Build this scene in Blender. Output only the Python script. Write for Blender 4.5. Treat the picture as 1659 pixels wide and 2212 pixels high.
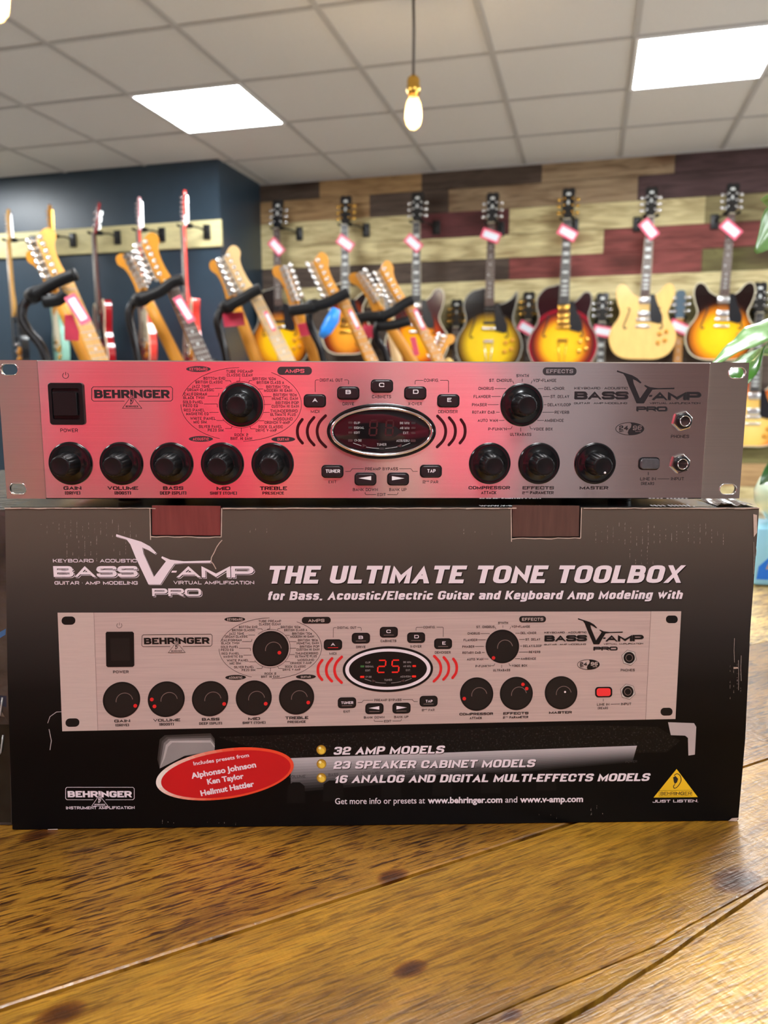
import bpy, bmesh, math, random
import numpy as np
from mathutils import Matrix, Vector
random.seed(7)
SC = bpy.context.scene
for _o in list(bpy.data.objects): bpy.data.objects.remove(_o, do_unlink=True)
COL = SC.collection
PI = math.pi
# ------------------------------------------------------------------ camera, exposure, light
F_PX, CX, CY = 1690.0, 829.5, 1106.0
CAM_Z = 1.2507            # the counter top is at 0.95, the floor at 0
TABLE_Z = 0.95
def rot_cam(pitch, roll, yaw):
    cy, sy = math.cos(yaw), math.sin(yaw)
    Rz = np.array([[cy, -sy, 0], [sy, cy, 0], [0, 0, 1]])
    cp, sp = math.cos(pitch), math.sin(pitch)
    Rx = np.array([[1, 0, 0], [0, cp, sp], [0, -sp, cp]])
    cr, sr = math.cos(roll), math.sin(roll)
    Ry = np.array([[cr, 0, sr], [0, 1, 0], [-sr, 0, cr]])
    return Rz @ Rx @ Ry
YAW = math.radians(14.7)
RC = rot_cam(math.radians(9.0), math.radians(0.35), YAW)
CAMP = np.array([0.0, 0.0, CAM_Z])
cam_d = bpy.data.cameras.new('camera'); cam = bpy.data.objects.new('camera', cam_d); COL.objects.link(cam)
m = Matrix.Identity(4)
for i in range(3):
    m[i][0] = RC[i, 0]; m[i][1] = RC[i, 2]; m[i][2] = -RC[i, 1]; m[i][3] = CAMP[i]
cam.matrix_world = m
cam_d.sensor_fit = 'HORIZONTAL'; cam_d.sensor_width = 36.0
cam_d.lens = 36.0 * F_PX / 1659.0
cam_d.clip_start = 0.01
cam_d.dof.use_dof = True; cam_d.dof.focus_distance = 0.515; cam_d.dof.aperture_fstop = 12.5
SC.camera = cam
SC.view_settings.view_transform = 'Standard'; SC.view_settings.look = 'None'
SC.view_settings.gamma = 1.0; SC.view_settings.use_curve_mapping = False
SC.view_settings.exposure = 0.40
PANEL_LIGHT = 34.0
BULB_LIGHT = 170.0
FRONT_FILL = 3.0       # watts of unseen fill light added behind the photographer, no window built
SIDE_LIGHT = 60.0
W = bpy.data.worlds.new('world'); SC.world = W; W.use_nodes = True
W.node_tree.nodes['Background'].inputs[0].default_value = (0.75, 0.85, 1.0, 1)
W.node_tree.nodes['Background'].inputs[1].default_value = 0.3
SC.cycles.max_bounces = 8; SC.cycles.diffuse_bounces = 4; SC.cycles.glossy_bounces = 4
SC.cycles.use_denoising = True
SC.cycles.sample_clamp_indirect = 6.0
def area_light(name, loc, target, sx, sy, watts, color=(1, 1, 1)):
    d = bpy.data.lights.new(name, 'AREA'); d.shape = 'RECTANGLE'; d.size = sx; d.size_y = sy
    d.energy = watts; d.color = color
    o = bpy.data.objects.new(name, d); COL.objects.link(o); o.location = loc
    v = Vector(target) - Vector(loc); o.rotation_euler = v.to_track_quat('-Z', 'Y').to_euler()
    return o
area_light('front_fill_lamp', (0.6, -2.9, 1.55), (0.6, 0, 1.3), 3.4, 1.8, FRONT_FILL, (0.86, 0.93, 1.0))  # unseen lamp added to fill the room from the front wall
area_light('side_window_daylight', (3.9, 2.2, 1.6), (0, 2.0, 1.2), 2.2, 1.4, SIDE_LIGHT, (0.88, 0.94, 1.0))

# ------------------------------------------------------------------ picture ray -> place
def ray(x, y):
    return RC @ np.array([(x - CX) / F_PX, 1.0, -(y - CY) / F_PX])
def on_z(x, y, z): r = ray(x, y); return Vector(CAMP + r * ((z - CAM_Z) / r[2]))
def on_y(x, y, Y): r = ray(x, y); return Vector(CAMP + r * (Y / r[1]))
def on_x(x, y, X): r = ray(x, y); return Vector(CAMP + r * (X / r[0]))
def at_d(x, y, d): return Vector(CAMP + ray(x, y) * d)       # d metres along the optical axis

# ------------------------------------------------------------------ materials
MATS = {}
def nd(nt, t, **kw):
    n = nt.nodes.new(t)
    for k, v in kw.items(): setattr(n, k, v)
    return n
def mat(name, color=(0.8, 0.8, 0.8), rough=0.5, metal=0.0, var=0.06, scale=40.0, bump=0.0, spec=0.5,
        emit=None, estr=0.0, coat=0.0, trans=0.0, attr=None, stretch=(1, 1, 1), alpha=1.0, bscale=None, rvar=0.0):
    """Principled material whose colour and relief vary with noise in object space."""
    if name in MATS: return MATS[name]
    M = bpy.data.materials.new(name); M.use_nodes = True; nt = M.node_tree
    b = nt.nodes['Principled BSDF']
    tc = nd(nt, 'ShaderNodeTexCoord'); mp = nd(nt, 'ShaderNodeMapping'); mp.inputs['Scale'].default_value = stretch
    nt.links.new(tc.outputs['Object'], mp.inputs[0])
    nz = nd(nt, 'ShaderNodeTexNoise'); nz.inputs['Scale'].default_value = scale; nz.inputs['Detail'].default_value = 4
    nt.links.new(mp.outputs[0], nz.inputs['Vector'])
    hsv = nd(nt, 'ShaderNodeHueSaturation')
    hsv.inputs['Color'].default_value = (*color, 1)
    if attr:
        a = nd(nt, 'ShaderNodeAttribute', attribute_name=attr); nt.links.new(a.outputs['Color'], hsv.inputs['Color'])
    mr = nd(nt, 'ShaderNodeMapRange'); mr.inputs[1].default_value = 0.3; mr.inputs[2].default_value = 0.7
    mr.inputs[3].default_value = 1 - var; mr.inputs[4].default_value = 1 + var
    nt.links.new(nz.outputs[0], mr.inputs[0]); nt.links.new(mr.outputs[0], hsv.inputs['Value'])
    nt.links.new(hsv.outputs[0], b.inputs['Base Color'])
    b.inputs['Roughness'].default_value = rough; b.inputs['Metallic'].default_value = metal
    b.inputs['Specular IOR Level'].default_value = spec
    b.inputs['Coat Weight'].default_value = coat; b.inputs['Transmission Weight'].default_value = trans
    if alpha < 1: b.inputs['Alpha'].default_value = alpha
    if rvar:
        m2 = nd(nt, 'ShaderNodeMapRange'); m2.inputs[3].default_value = max(0, rough - rvar); m2.inputs[4].default_value = rough + rvar
        nt.links.new(nz.outputs[0], m2.inputs[0]); nt.links.new(m2.outputs[0], b.inputs['Roughness'])
    if bump:
        bp = nd(nt, 'ShaderNodeBump'); bp.inputs['Strength'].default_value = bump; bp.inputs['Distance'].default_value = 0.002
        src = nz
        if bscale:
            src = nd(nt, 'ShaderNodeTexNoise'); src.inputs['Scale'].default_value = bscale
            nt.links.new(mp.outputs[0], src.inputs['Vector'])
        nt.links.new(src.outputs[0], bp.inputs['Height']); nt.links.new(bp.outputs[0], b.inputs['Normal'])
    if emit:
        b.inputs['Emission Color'].default_value = (*emit, 1); b.inputs['Emission Strength'].default_value = estr
    MATS[name] = M
    return M
def srgb(r, g, b):
    f = lambda c: (c / 255 / 12.92) if c / 255 <= 0.04045 else ((c / 255 + 0.055) / 1.055) ** 2.4
    return (f(r), f(g), f(b))

# ------------------------------------------------------------------ mesh collecting
class MB:
    """Collects shapes; build() links them as one mesh object."""
    def __init__(s): s.v = []; s.f = []; s.mi = []; s.mats = []; s.sm = []; s.cols = None
    def midx(s, m):
        if m not in s.mats: s.mats.append(m)
        return s.mats.index(m)
    def add(s, vs, fs, m=None, smooth=False):
        o = len(s.v); s.v += [tuple(v) for v in vs]
        k = s.midx(m) if m else 0
        for f in fs: s.f.append([i + o for i in f]); s.mi.append(k); s.sm.append(smooth)
        return o
    def box(s, x0, x1, y0, y1, z0, z1, m=None, M=None):
        vs = [Vector((x, y, z)) for z in (z0, z1) for y in (y0, y1) for x in (x0, x1)]
        if M is not None: vs = [M @ v for v in vs]
        s.add(vs, [(0, 2, 3, 1), (4, 5, 7, 6), (0, 1, 5, 4), (2, 6, 7, 3), (0, 4, 6, 2), (1, 3, 7, 5)], m)
    def bbox(s, x0, x1, y0, y1, z0, z1, bev, m=None, M=None, seg=2):
        bm = bmesh.new(); bmesh.ops.create_cube(bm, size=1)
        for v in bm.verts: v.co = Vector(((x0 + x1) / 2 + v.co.x * (x1 - x0), (y0 + y1) / 2 + v.co.y * (y1 - y0), (z0 + z1) / 2 + v.co.z * (z1 - z0)))
        bmesh.ops.bevel(bm, geom=bm.edges[:], offset=bev, segments=seg, profile=0.5, affect='EDGES')
        s.addbm(bm, m, M, True)
    def addbm(s, bm, m=None, M=None, smooth=False):
        bm.verts.index_update()
        s.add([(M @ v.co if M is not None else v.co) for v in bm.verts], [[v.index for v in f.verts] for f in bm.faces], m, smooth)
        bm.free()
    def prism(s, pts, a, b, m=None, fn=None, smooth=False):
        """closed outline pts (2-D) between heights a (front) and b; fn(x, y, h) -> 3-D"""
        n = len(pts)
        vs = [fn(x, y, a) for x, y in pts] + [fn(x, y, b) for x, y in pts]
        s.add(vs, [list(range(n)), list(range(2 * n - 1, n - 1, -1))], m)
        s.add(vs, [(i, n + i, n + (i + 1) % n, (i + 1) % n) for i in range(n)], m, smooth)
    def lathe(s, prof, n=24, m=None, M=None, smooth=True):
        """profile [(r, h)] spun about local Z"""
        vs = []; fs = []
        for r, h in prof:
            for k in range(n):
                a = 2 * PI * k / n; v = Vector((r * math.cos(a), r * math.sin(a), h)); vs.append(M @ v if M is not None else v)
        for i in range(len(prof) - 1):
            for k in range(n):
                k2 = (k + 1) % n; fs.append((i * n + k, i * n + k2, (i + 1) * n + k2, (i + 1) * n + k))
        s.add(vs, fs, m, smooth)
        caps = []
        if prof[0][0] > 1e-6: caps.append(list(range(n - 1, -1, -1)))
        if prof[-1][0] > 1e-6: caps.append(list(range((len(prof) - 1) * n, len(prof) * n)))
        if caps: s.add(vs, caps, m, False)
    def tube(s, pts, r, n=10, m=None, closed=False):
        pts = [Vector(p) for p in pts]; N = len(pts); rs = r if isinstance(r, (list, tuple)) else [r] * N
        vs = []; fs = []; up = None
        for i, p in enumerate(pts):
            if closed: t = (pts[(i + 1) % N] - pts[i - 1])
            else: t = pts[min(i + 1, N - 1)] - pts[max(i - 1, 0)]
            t = t.normalized() if t.length > 1e-9 else Vector((0, 0, 1))
            if up is None: up = Vector((0, 0, 1)) if abs(t.z) < 0.9 else Vector((1, 0, 0))
            a = t.cross(up)
            if a.length < 1e-6: a = t.cross(Vector((0.3, 1, 0.2)))
            a.normalize(); b = a.cross(t).normalized(); up = b
            for k in range(n):
                an = 2 * PI * k / n; vs.append(p + (a * math.cos(an) + b * math.sin(an)) * rs[i])
        for i in range(N if closed else N - 1):
            j = (i + 1) % N
            for k in range(n):
                k2 = (k + 1) % n; fs.append((i * n + k, i * n + k2, j * n + k2, j * n + k))
        if not closed: fs += [list(range(n - 1, -1, -1)), list(range((N - 1) * n, N * n))]
        s.add(vs, fs, m, True)
    def build(s, name, m=None, parent=None, fix=True):
        me = bpy.data.meshes.new(name); me.from_pydata(s.v, [], s.f)
        mats = s.mats if s.mats else [m]
        for q in mats: me.materials.append(q if q is not None else m)
        me.polygons.foreach_set('material_index', s.mi); me.polygons.foreach_set('use_smooth', s.sm)
        if s.cols is not None:
            a = me.color_attributes.new('Col', 'FLOAT_COLOR', 'POINT')
            a.data.foreach_set('color', [c for q in s.cols for c in (*q, 1.0)])
        me.validate()
        if fix:
            bm = bmesh.new(); bm.from_mesh(me); bmesh.ops.recalc_face_normals(bm, faces=bm.faces); bm.to_mesh(me); bm.free()
        o = bpy.data.objects.new(name, me); COL.objects.link(o)
        if parent: o.parent = parent
        return o
def tag(o, label=None, cat=None, group=None, kind=None):
    if label: o['label'] = label
    if cat: o['category'] = cat
    if group: o['group'] = group
    if kind: o['kind'] = kind
    return o
def empty(name, M, label=None, cat=None, group=None):
    o = bpy.data.objects.new(name, None); COL.objects.link(o); o.empty_display_size = 0.05
    o.matrix_world = M if isinstance(M, Matrix) else Matrix.Translation(M)
    return tag(o, label, cat, group)
def struct(mb, name, m=None): return tag(mb.build(name, m), kind='structure')
def catmull(pts, n=6, closed=True):
    out = []; N = len(pts)
    for i in range(N if closed else N - 1):
        if closed: p = [pts[(i + k - 1) % N] for k in range(4)]
        else: p = [pts[max(0, min(N - 1, i + k - 1))] for k in range(4)]
        for j in range(n):
            t = j / n
            out.append(tuple(0.5 * ((2 * p[1][c]) + (-p[0][c] + p[2][c]) * t + (2 * p[0][c] - 5 * p[1][c] + 4 * p[2][c] - p[3][c]) * t * t + (-p[0][c] + 3 * p[1][c] - 3 * p[2][c] + p[3][c]) * t ** 3) for c in range(len(p[0]))))
    if not closed: out.append(tuple(pts[-1]))
    return out
def ell(cx, cy, a, b, n=48, a0=0, a1=2 * PI, closed=True):
    k = n if closed else n - 1
    return [(cx + a * math.cos(a0 + (a1 - a0) * i / k), cy + b * math.sin(a0 + (a1 - a0) * i / k)) for i in range(n)]
def rrect(x0, y0, x1, y1, r, n=5):
    out = []
    for (cx, cy, s) in ((x1 - r, y1 - r, 0), (x0 + r, y1 - r, 1), (x0 + r, y0 + r, 2), (x1 - r, y0 + r, 3)):
        for k in range(n + 1):
            a = (s + k / n) * PI / 2; out.append((cx + r * math.cos(a), cy + r * math.sin(a)))
    return out
def plate(outline, holes, depth, fn):
    """flat plate with holes (2-D polygons), front at h = 0, back at h = depth -> verts, faces"""
    bm = bmesh.new(); edges = []
    for loop in [outline] + holes:
        vs = [bm.verts.new((x, y, 0)) for x, y in loop]
        edges += [bm.edges.new((vs[i], vs[(i + 1) % len(vs)])) for i in range(len(vs))]
    bmesh.ops.triangle_fill(bm, edges=edges, use_beauty=True)
    r = bmesh.ops.extrude_face_region(bm, geom=bm.faces[:])
    for e in r['geom']:
        if isinstance(e, bmesh.types.BMVert): e.co.z = depth
    for v in bm.verts: v.co = fn(v.co.x, v.co.y, v.co.z)
    return bm

# ------------------------------------------------------------------ the room
CEIL = 2.698; YB = 5.50; YD = 4.83; XC = -2.345; XL, XR, YF = -5.2, 4.2, -3.2
M_floor = mat('floor_boards', (0.42, 0.40, 0.37), 0.45, var=0.2, scale=6, stretch=(1, 8, 1))
mb = MB(); mb.box(XL, XR, YF, YB + 0.02, -0.1, 0, M_floor); struct(mb, 'floor')
M_tile = mat('ceiling_tile', srgb(212, 209, 205), 0.9, var=0.03, scale=160, bump=0.15)
mb = MB(); mb.box(XL, XR, YF, YB + 0.02, CEIL, CEIL + 0.1, M_tile); struct(mb, 'ceiling')
M_bar = mat('ceiling_grid_bar', srgb(178, 175, 172), 0.6, var=0.03)
mb = MB(); x = -2.868 - 0.6 * 3
while x < XR: mb.box(x - 0.013, x + 0.013, YF, YB, CEIL - 0.006, CEIL - 0.0005, M_bar); x += 0.6
y = 3.098 - 0.6 * 10
while y < YB: mb.box(XL, XR, y - 0.012, y + 0.012, CEIL - 0.0055, CEIL - 0.0008, M_bar); y += 0.6
tag(mb.build('trim_1'), kind='structure')
mb = MB(); mb.box(XC, XR, YB - 0.02, YB, CEIL - 0.012, CEIL - 0.0003, M_bar); tag(mb.build('trim_2'), kind='structure')
M_plast = mat('plaster', srgb(150, 138, 126), 0.85, var=0.05, scale=9)
M_brownw = mat('brown_pink_plaster', srgb(128, 92, 90), 0.85, var=0.05, scale=9)
for nm, a in (('wall_right', (XR, XR + 0.1, YF, YB)), ('wall_left', (XL - 0.1, XL, YF, YB)), ('wall_front', (XL, XR, YF - 0.1, YF))):
    mb = MB(); mb.box(*a, 0, CEIL, M_brownw if nm == 'wall_front' else M_plast); struct(mb, nm)
M_dark = mat('blue_black_paint', srgb(44, 60, 73), 0.36, var=0.05, scale=14, bump=0.05)
mb = MB(); mb.box(XL, XC, YD, YB, 0, CEIL, M_dark); struct(mb, 'wall_pier')
# back wall: reclaimed boards of different stains
mb = MB(); mb.box(XC, XR, YB, YB + 0.1, 0, CEIL, M_plast)
PALE, TAN, GTAN, DBR, PLUM, RED, DRED, OLIVE, OTAN = [srgb(*c) for c in ((212, 200, 152), (172, 140, 98), (156, 134, 106), (82, 68, 58), (74, 52, 54), (132, 66, 62), (96, 46, 48), (110, 104, 62), (150, 140, 100))]
ROWS = [[(557, DBR), (692, TAN), (912, DBR), (1170, GTAN), (1455, PLUM)],
        [(557, TAN), (800, DBR), (970, GTAN), (1376, PLUM)],
        [(557, PALE), (905, DRED), (1100, PALE), (1520, OTAN)],
        [(557, PALE), (820, PALE), (1303, RED)],
        [(557, DBR), (760, DBR), (1100, RED), (1513, OLIVE)],
        [(557, PALE), (990, PALE), (1340, PALE)],
        [(557, DBR), (840, OTAN), (1220, OLIVE), (1480, OLIVE)],
        [(557, OTAN), (700, DBR), (1050, DBR), (1400, OTAN)],
        [(557, DBR), (900, TAN), (1300, DBR)], [(557, PALE), (1000, OLIVE), (1500, DBR)],
        [(557, TAN), (760, DBR), (1200, PALE)], [(557, DRED), (900, PALE), (1400, TAN)],
        [(557, OLIVE), (1000, DBR), (1560, OLIVE)], [(557, DBR), (1100, TAN)], [(557, DBR), (1000, PALE)], [(557, TAN), (1200, DBR)], [(557, OLIVE), (1100, DBR)]]
M_board = mat('stained_boards', rough=0.75, var=0.0, attr='Col')
nt = M_board.node_tree       # grain and knots over the board stain
_b = nt.nodes['Principled BSDF']; _tc = nd(nt, 'ShaderNodeTexCoord'); _mp = nd(nt, 'ShaderNodeMapping'); _mp.inputs['Scale'].default_value = (1.1, 1, 9)
nt.links.new(_tc.outputs['Object'], _mp.inputs[0])
_n = nd(nt, 'ShaderNodeTexNoise'); _n.inputs['Scale'].default_value = 3.0; _n.inputs['Detail'].default_value = 5; _n.inputs['Distortion'].default_value = 1.2
nt.links.new(_mp.outputs[0], _n.inputs['Vector'])
_r = nd(nt, 'ShaderNodeValToRGB'); _r.color_ramp.elements[0].position = 0.28; _r.color_ramp.elements[0].color = (0.50, 0.42, 0.34, 1); _r.color_ramp.elements[1].position = 0.62; _r.color_ramp.elements[1].color = (1.08, 1.07, 1.05, 1)
nt.links.new(_n.outputs[0], _r.inputs[0])
_mp2 = nd(nt, 'ShaderNodeMapping'); _mp2.inputs['Scale'].default_value = (1.5, 1, 3.4); nt.links.new(_tc.outputs['Object'], _mp2.inputs[0])
_v = nd(nt, 'ShaderNodeTexVoronoi'); _v.inputs['Scale'].default_value = 1.3; nt.links.new(_mp2.outputs[0], _v.inputs['Vector'])
_k = nd(nt, 'ShaderNodeValToRGB'); _k.color_ramp.elements[0].position = 0.10; _k.color_ramp.elements[0].color = (0.34, 0.19, 0.08, 1); _k.color_ramp.elements[1].position = 0.36; _k.color_ramp.elements[1].color = (1, 1, 1, 1)
nt.links.new(_v.outputs[0], _k.inputs[0])
_m1 = nd(nt, 'ShaderNodeMixRGB', blend_type='MULTIPLY'); _m1.inputs[0].default_value = 1
_m2 = nd(nt, 'ShaderNodeMixRGB', blend_type='MULTIPLY'); _m2.inputs[0].default_value = 0.85
_hs = [n for n in nt.nodes if n.type == 'HUE_SAT'][0]
nt.links.new(_hs.outputs[0], _m1.inputs[1]); nt.links.new(_r.outputs[0], _m1.inputs[2])
nt.links.new(_m1.outputs[0], _m2.inputs[1]); nt.links.new(_k.outputs[0], _m2.inputs[2]); nt.links.new(_m2.outputs[0], _b.inputs['Base Color'])
mb.cols = [(0.3, 0.25, 0.2)] * len(mb.v)
ztop = [CEIL] + [CAM_Z + v * 5.50 / 4.85 for v in (1.166, 1.033, 0.889, 0.756, 0.631)]
while ztop[-1] > 0.1: ztop.append(ztop[-1] - 0.1515)
for ri, row in enumerate(ROWS):
    if ri + 1 >= len(ztop): break
    z1, z0 = ztop[ri], max(0.0, ztop[ri + 1])
    yp = 400 + 50 * ri
    xs = [on_y(p, yp, YB).x for p, c in row] + [XR]; xs[0] = XC
    for k, (p, c) in enumerate(row):
        d = 0.016 + random.random() * 0.006; j = 0.92 + random.random() * 0.16
        o = len(mb.v); mb.box(xs[k] + 0.001, xs[k + 1] - 0.001, YB - d, YB + 0.001, z0 + 0.0015, z1 - 0.0015, M_board)
        mb.cols += [tuple(q * j for q in c)] * 8
struct(mb, 'wall_back')
# ceiling light panels
M_diff = mat('light_diffuser', (0.95, 0.97, 1), 0.6, var=0.0, emit=(0.94, 0.975, 1.0), estr=PANEL_LIGHT)
M_white = mat('white_enamel', (0.8, 0.8, 0.8), 0.5, var=0.02)
def ceiling_light(x0, y0, label):
    r = empty('ceiling_light', (x0 + 0.3, y0 + 0.3, CEIL), label, 'light', 'square ceiling light panels')
    a = MB()
    for q in ((-0.298, 0.298, -0.298, -0.282), (-0.298, 0.298, 0.282, 0.298), (-0.298, -0.282, -0.282, 0.282), (0.282, 0.298, -0.282, 0.282)):
        a.box(*q, -0.012, -0.0008, M_white)
    a.build('frame', parent=r)
    a = MB(); a.box(-0.281, 0.281, -0.281, 0.281, -0.010, -0.002, M_diff); a.build('diffuser', parent=r)
GX, GY = -2.868, 3.098
ceiling_light(GX + 0.6, GY + 0.6, 'glowing square light panel in the ceiling, left of the hanging bulb')
ceiling_light(GX + 3.0, GY + 0.6, 'glowing square light panel in the ceiling, right of the hanging bulb at the right edge')
for i, j in ((1, -3), (5, -3), (1, -7), (5, -7), (9, 1), (9, -3), (-3, 1)):  # last one is an extra unseen panel, added to brighten the dark wall
    ceiling_light(GX + 0.6 * i, GY + 0.6 * j, 'glowing square light panel in the ceiling, outside the picture')
# ------------------------------------------------------------------ lettering: squared stroke alphabet
# each glyph: width ratio, strokes; a stroke is a list of (x, y[, 1 = rounded corner]); 'o' first = closed
O_ = [('o', (0, 0, 1), (0, 1, 1), (1, 1, 1), (1, 0, 1))]
GL = {
'A': (1.05, [[(0, 0), (.5, 1), (1, 0)], [(.2, .3), (.8, .3)]]),
'B': (1, [('o', (0, 0), (0, 1), (.95, 1, 1), (.95, .52, 1), (.3, .52), (1, .52, 1), (1, 0, 1)), [(0, .52), (.4, .52)]]),
'C': (1, [[(1, .7), (1, 1, 1), (0, 1, 1), (0, 0, 1), (1, 0, 1), (1, .3)]]),
'D': (1, [('o', (0, 0), (0, 1), (1, 1, 1), (1, 0, 1))]),
'E': (.9, [[(1, 1), (0, 1), (0, 0), (1, 0)], [(0, .52), (.92, .52)]]),
'F': (.88, [[(1, 1), (0, 1), (0, 0)], [(0, .5), (.9, .5)]]),
'G': (1, [[(1, .74), (1, 1, 1), (0, 1, 1), (0, 0, 1), (1, 0, 1), (1, .47), (.55, .47)]]),
'H': (1, [[(0, 0), (0, 1)], [(1, 0), (1, 1)], [(0, .52), (1, .52)]]),
'I': (0, [[(.5, 0), (.5, 1)]]),
'J': (.8, [[(0, .3), (0, 0, 1), (1, 0, 1), (1, 1)]]),
'K': (1, [[(0, 0), (0, 1)], [(0, .5), (.38, .5), (1, 1)], [(.38, .5), (1, 0)]]),
'L': (.85, [[(0, 1), (0, 0), (1, 0)]]),
'M': (1.25, [[(0, 0), (0, 1), (.5, .1), (1, 1), (1, 0)]]),
'N': (1.03, [[(0, 0), (0, 1), (1, 0), (1, 1)]]),
'O': (1.03, O_), '0': (.95, O_),
'P': (.97, [('o', (0, .42), (0, 1), (1, 1, 1), (1, .42, 1)), [(0, .5), (0, 0)]]),
'Q': (1.03, O_ + [[(.6, .3), (1, -.08)]]),
'R': (1, [('o', (0, .42), (0, 1), (1, 1, 1), (1, .42, 1)), [(0, .5), (0, 0)], [(.58, .42), (1, 0)]]),
'S': (1, [[(1, .74), (1, 1, 1), (0, 1, 1), (0, .52, 1), (1, .52, 1), (1, 0, 1), (0, 0, 1), (0, .26)]]),
'T': (.95, [[(0, 1), (1, 1)], [(.5, 1), (.5, 0)]]),
'U': (1, [[(0, 1), (0, 0, 1), (1, 0, 1), (1, 1)]]),
'V': (1.05, [[(0, 1), (.5, 0), (1, 1)]]),
'W': (1.45, [[(0, 1), (.25, 0), (.5, 1), (.75, 0), (1, 1)]]),
'X': (1.03, [[(0, 0), (1, 1)], [(0, 1), (1, 0)]]),
'Y': (1.02, [[(0, 1), (.5, .45), (1, 1)], [(.5, .45), (.5, 0)]]),
'Z': (.95, [[(0, 1), (1, 1), (0, 0), (1, 0)]]),
'1': (.5, [[(0, .72), (.75, 1), (.75, 0)]]),
'2': (.95, [[(0, .72), (0, 1, 1), (1, 1, 1), (1, .5, 1), (0, .42, 1), (0, 0), (1, 0)]]),
'3': (.95, [[(0, .75), (0, 1, 1), (1, 1, 1), (1, .52, 1), (.3, .52)], [(.7, .52), (1, .52, 1), (1, 0, 1), (0, 0, 1), (0, .25)]]),
'4': (1, [[(.72, 0), (.72, 1), (0, .3), (0, .24), (1, .24)]]),
'5': (.95, [[(1, 1), (0, 1), (0, .58), (1, .58, 1), (1, 0, 1), (0, 0, 1), (0, .24)]]),
'6': (.95, [[(1, .78), (1, 1, 1), (0, 1, 1), (0, 0, 1), (1, 0, 1), (1, .56, 1), (0, .56)]]),
'7': (.9, [[(0, 1), (1, 1), (1, .8), (.35, 0)]]),
'8': (.95, [('o', (0, .52, 1), (0, 1, 1), (1, 1, 1), (1, .52, 1)), ('o', (0, 0, 1), (0, .52, 1), (1, .52, 1), (1, 0, 1))]),
'9': (.95, [[(0, .22), (0, 0, 1), (1, 0, 1), (1, 1, 1), (0, 1, 1), (0, .44, 1), (1, .44)]]),
'.': (0, [[(.5, 0), (.5, .01)]]), ',': (0, [[(.5, .06), (.5, -.16)]]), "'": (0, [[(.5, .72), (.5, 1)]]),
'-': (.45, [[(0, .42), (1, .42)]]), '+': (.6, [[(0, .45), (1, .45)], [(.5, .2), (.5, .7)]]),
'/': (.6, [[(0, 0), (1, 1)]]), '[': (.46, [[(1, 1), (0, 1), (0, 0), (1, 0)]]), ']': (.46, [[(0, 1), (1, 1), (1, 0), (0, 0)]]),
'*': (.05, [[(.5, .36), (.5, .6)]]), ' ': (.42, []),
'a': (.85, [[(0, .7), (1, .7, 1), (1, 0)], [(1, .4), (0, .4, 1), (0, 0, 1), (1, 0)]]),
'b': (.85, [[(0, 1), (0, 0)], [(0, .7), (1, .7, 1), (1, 0, 1), (0, 0)]]),
'c': (.8, [[(1, .5), (1, .7, 1), (0, .7, 1), (0, 0, 1), (1, 0, 1), (1, .2)]]),
'd': (.85, [[(1, 1), (1, 0)], [(1, .7), (0, .7, 1), (0, 0, 1), (1, 0)]]),
'e': (.85, [[(0, .36), (1, .36), (1, .7, 1), (0, .7, 1), (0, 0, 1), (1, 0, 1), (1, .14)]]),
'f': (.5, [[(1, 1), (.35, 1, 1), (.35, 0)], [(0, .68), (1, .68)]]),
'g': (.85, [[(1, .7), (1, -.26, 1), (0, -.26)], [(1, .7), (0, .7, 1), (0, 0, 1), (1, 0)]]),
'h': (.83, [[(0, 1), (0, 0)], [(0, .7), (1, .7, 1), (1, 0)]]),
'i': (0, [[(.5, 0), (.5, .64)], [(.5, .90), (.5, 1)]]), 'l': (0, [[(.5, 0), (.5, 1)]]),
'k': (.82, [[(0, 1), (0, 0)], [(0, .38), (.35, .38), (1, .72)], [(.35, .38), (1, 0)]]),
'm': (1.3, [[(0, 0), (0, .7), (1, .7, 1), (1, 0)], [(.5, .7), (.5, 0)]]),
'n': (.83, [[(0, 0), (0, .7), (1, .7, 1), (1, 0)]]), 'o': (.85, [('o', (0, 0, 1), (0, .7, 1), (1, .7, 1), (1, 0, 1))]),
'p': (.85, [[(0, .7), (0, -.28)], [(0, .7), (1, .7, 1), (1, 0, 1), (0, 0)]]),
'r': (.55, [[(0, 0), (0, .7), (1, .7, 1), (1, .48)]]),
's': (.8, [[(1, .54), (1, .7, 1), (0, .7, 1), (0, .36, 1), (1, .36, 1), (1, 0, 1), (0, 0, 1), (0, .16)]]),
't': (.5, [[(.35, .95), (.35, 0, 1), (1, 0)], [(0, .68), (1, .68)]]),
'u': (.83, [[(0, .7), (0, 0, 1), (1, 0, 1), (1, .7)]]), 'w': (1.25, [[(0, .72), (.25, 0), (.5, .72), (.75, 0), (1, .72)]]),
'y': (.83, [[(0, .7), (0, 0, 1), (1, 0)], [(1, .7), (1, -.26, 1), (0, -.26)]]), 'z': (.8, [[(0, .7), (1, .7), (0, 0), (1, 0)]]),
}
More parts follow.
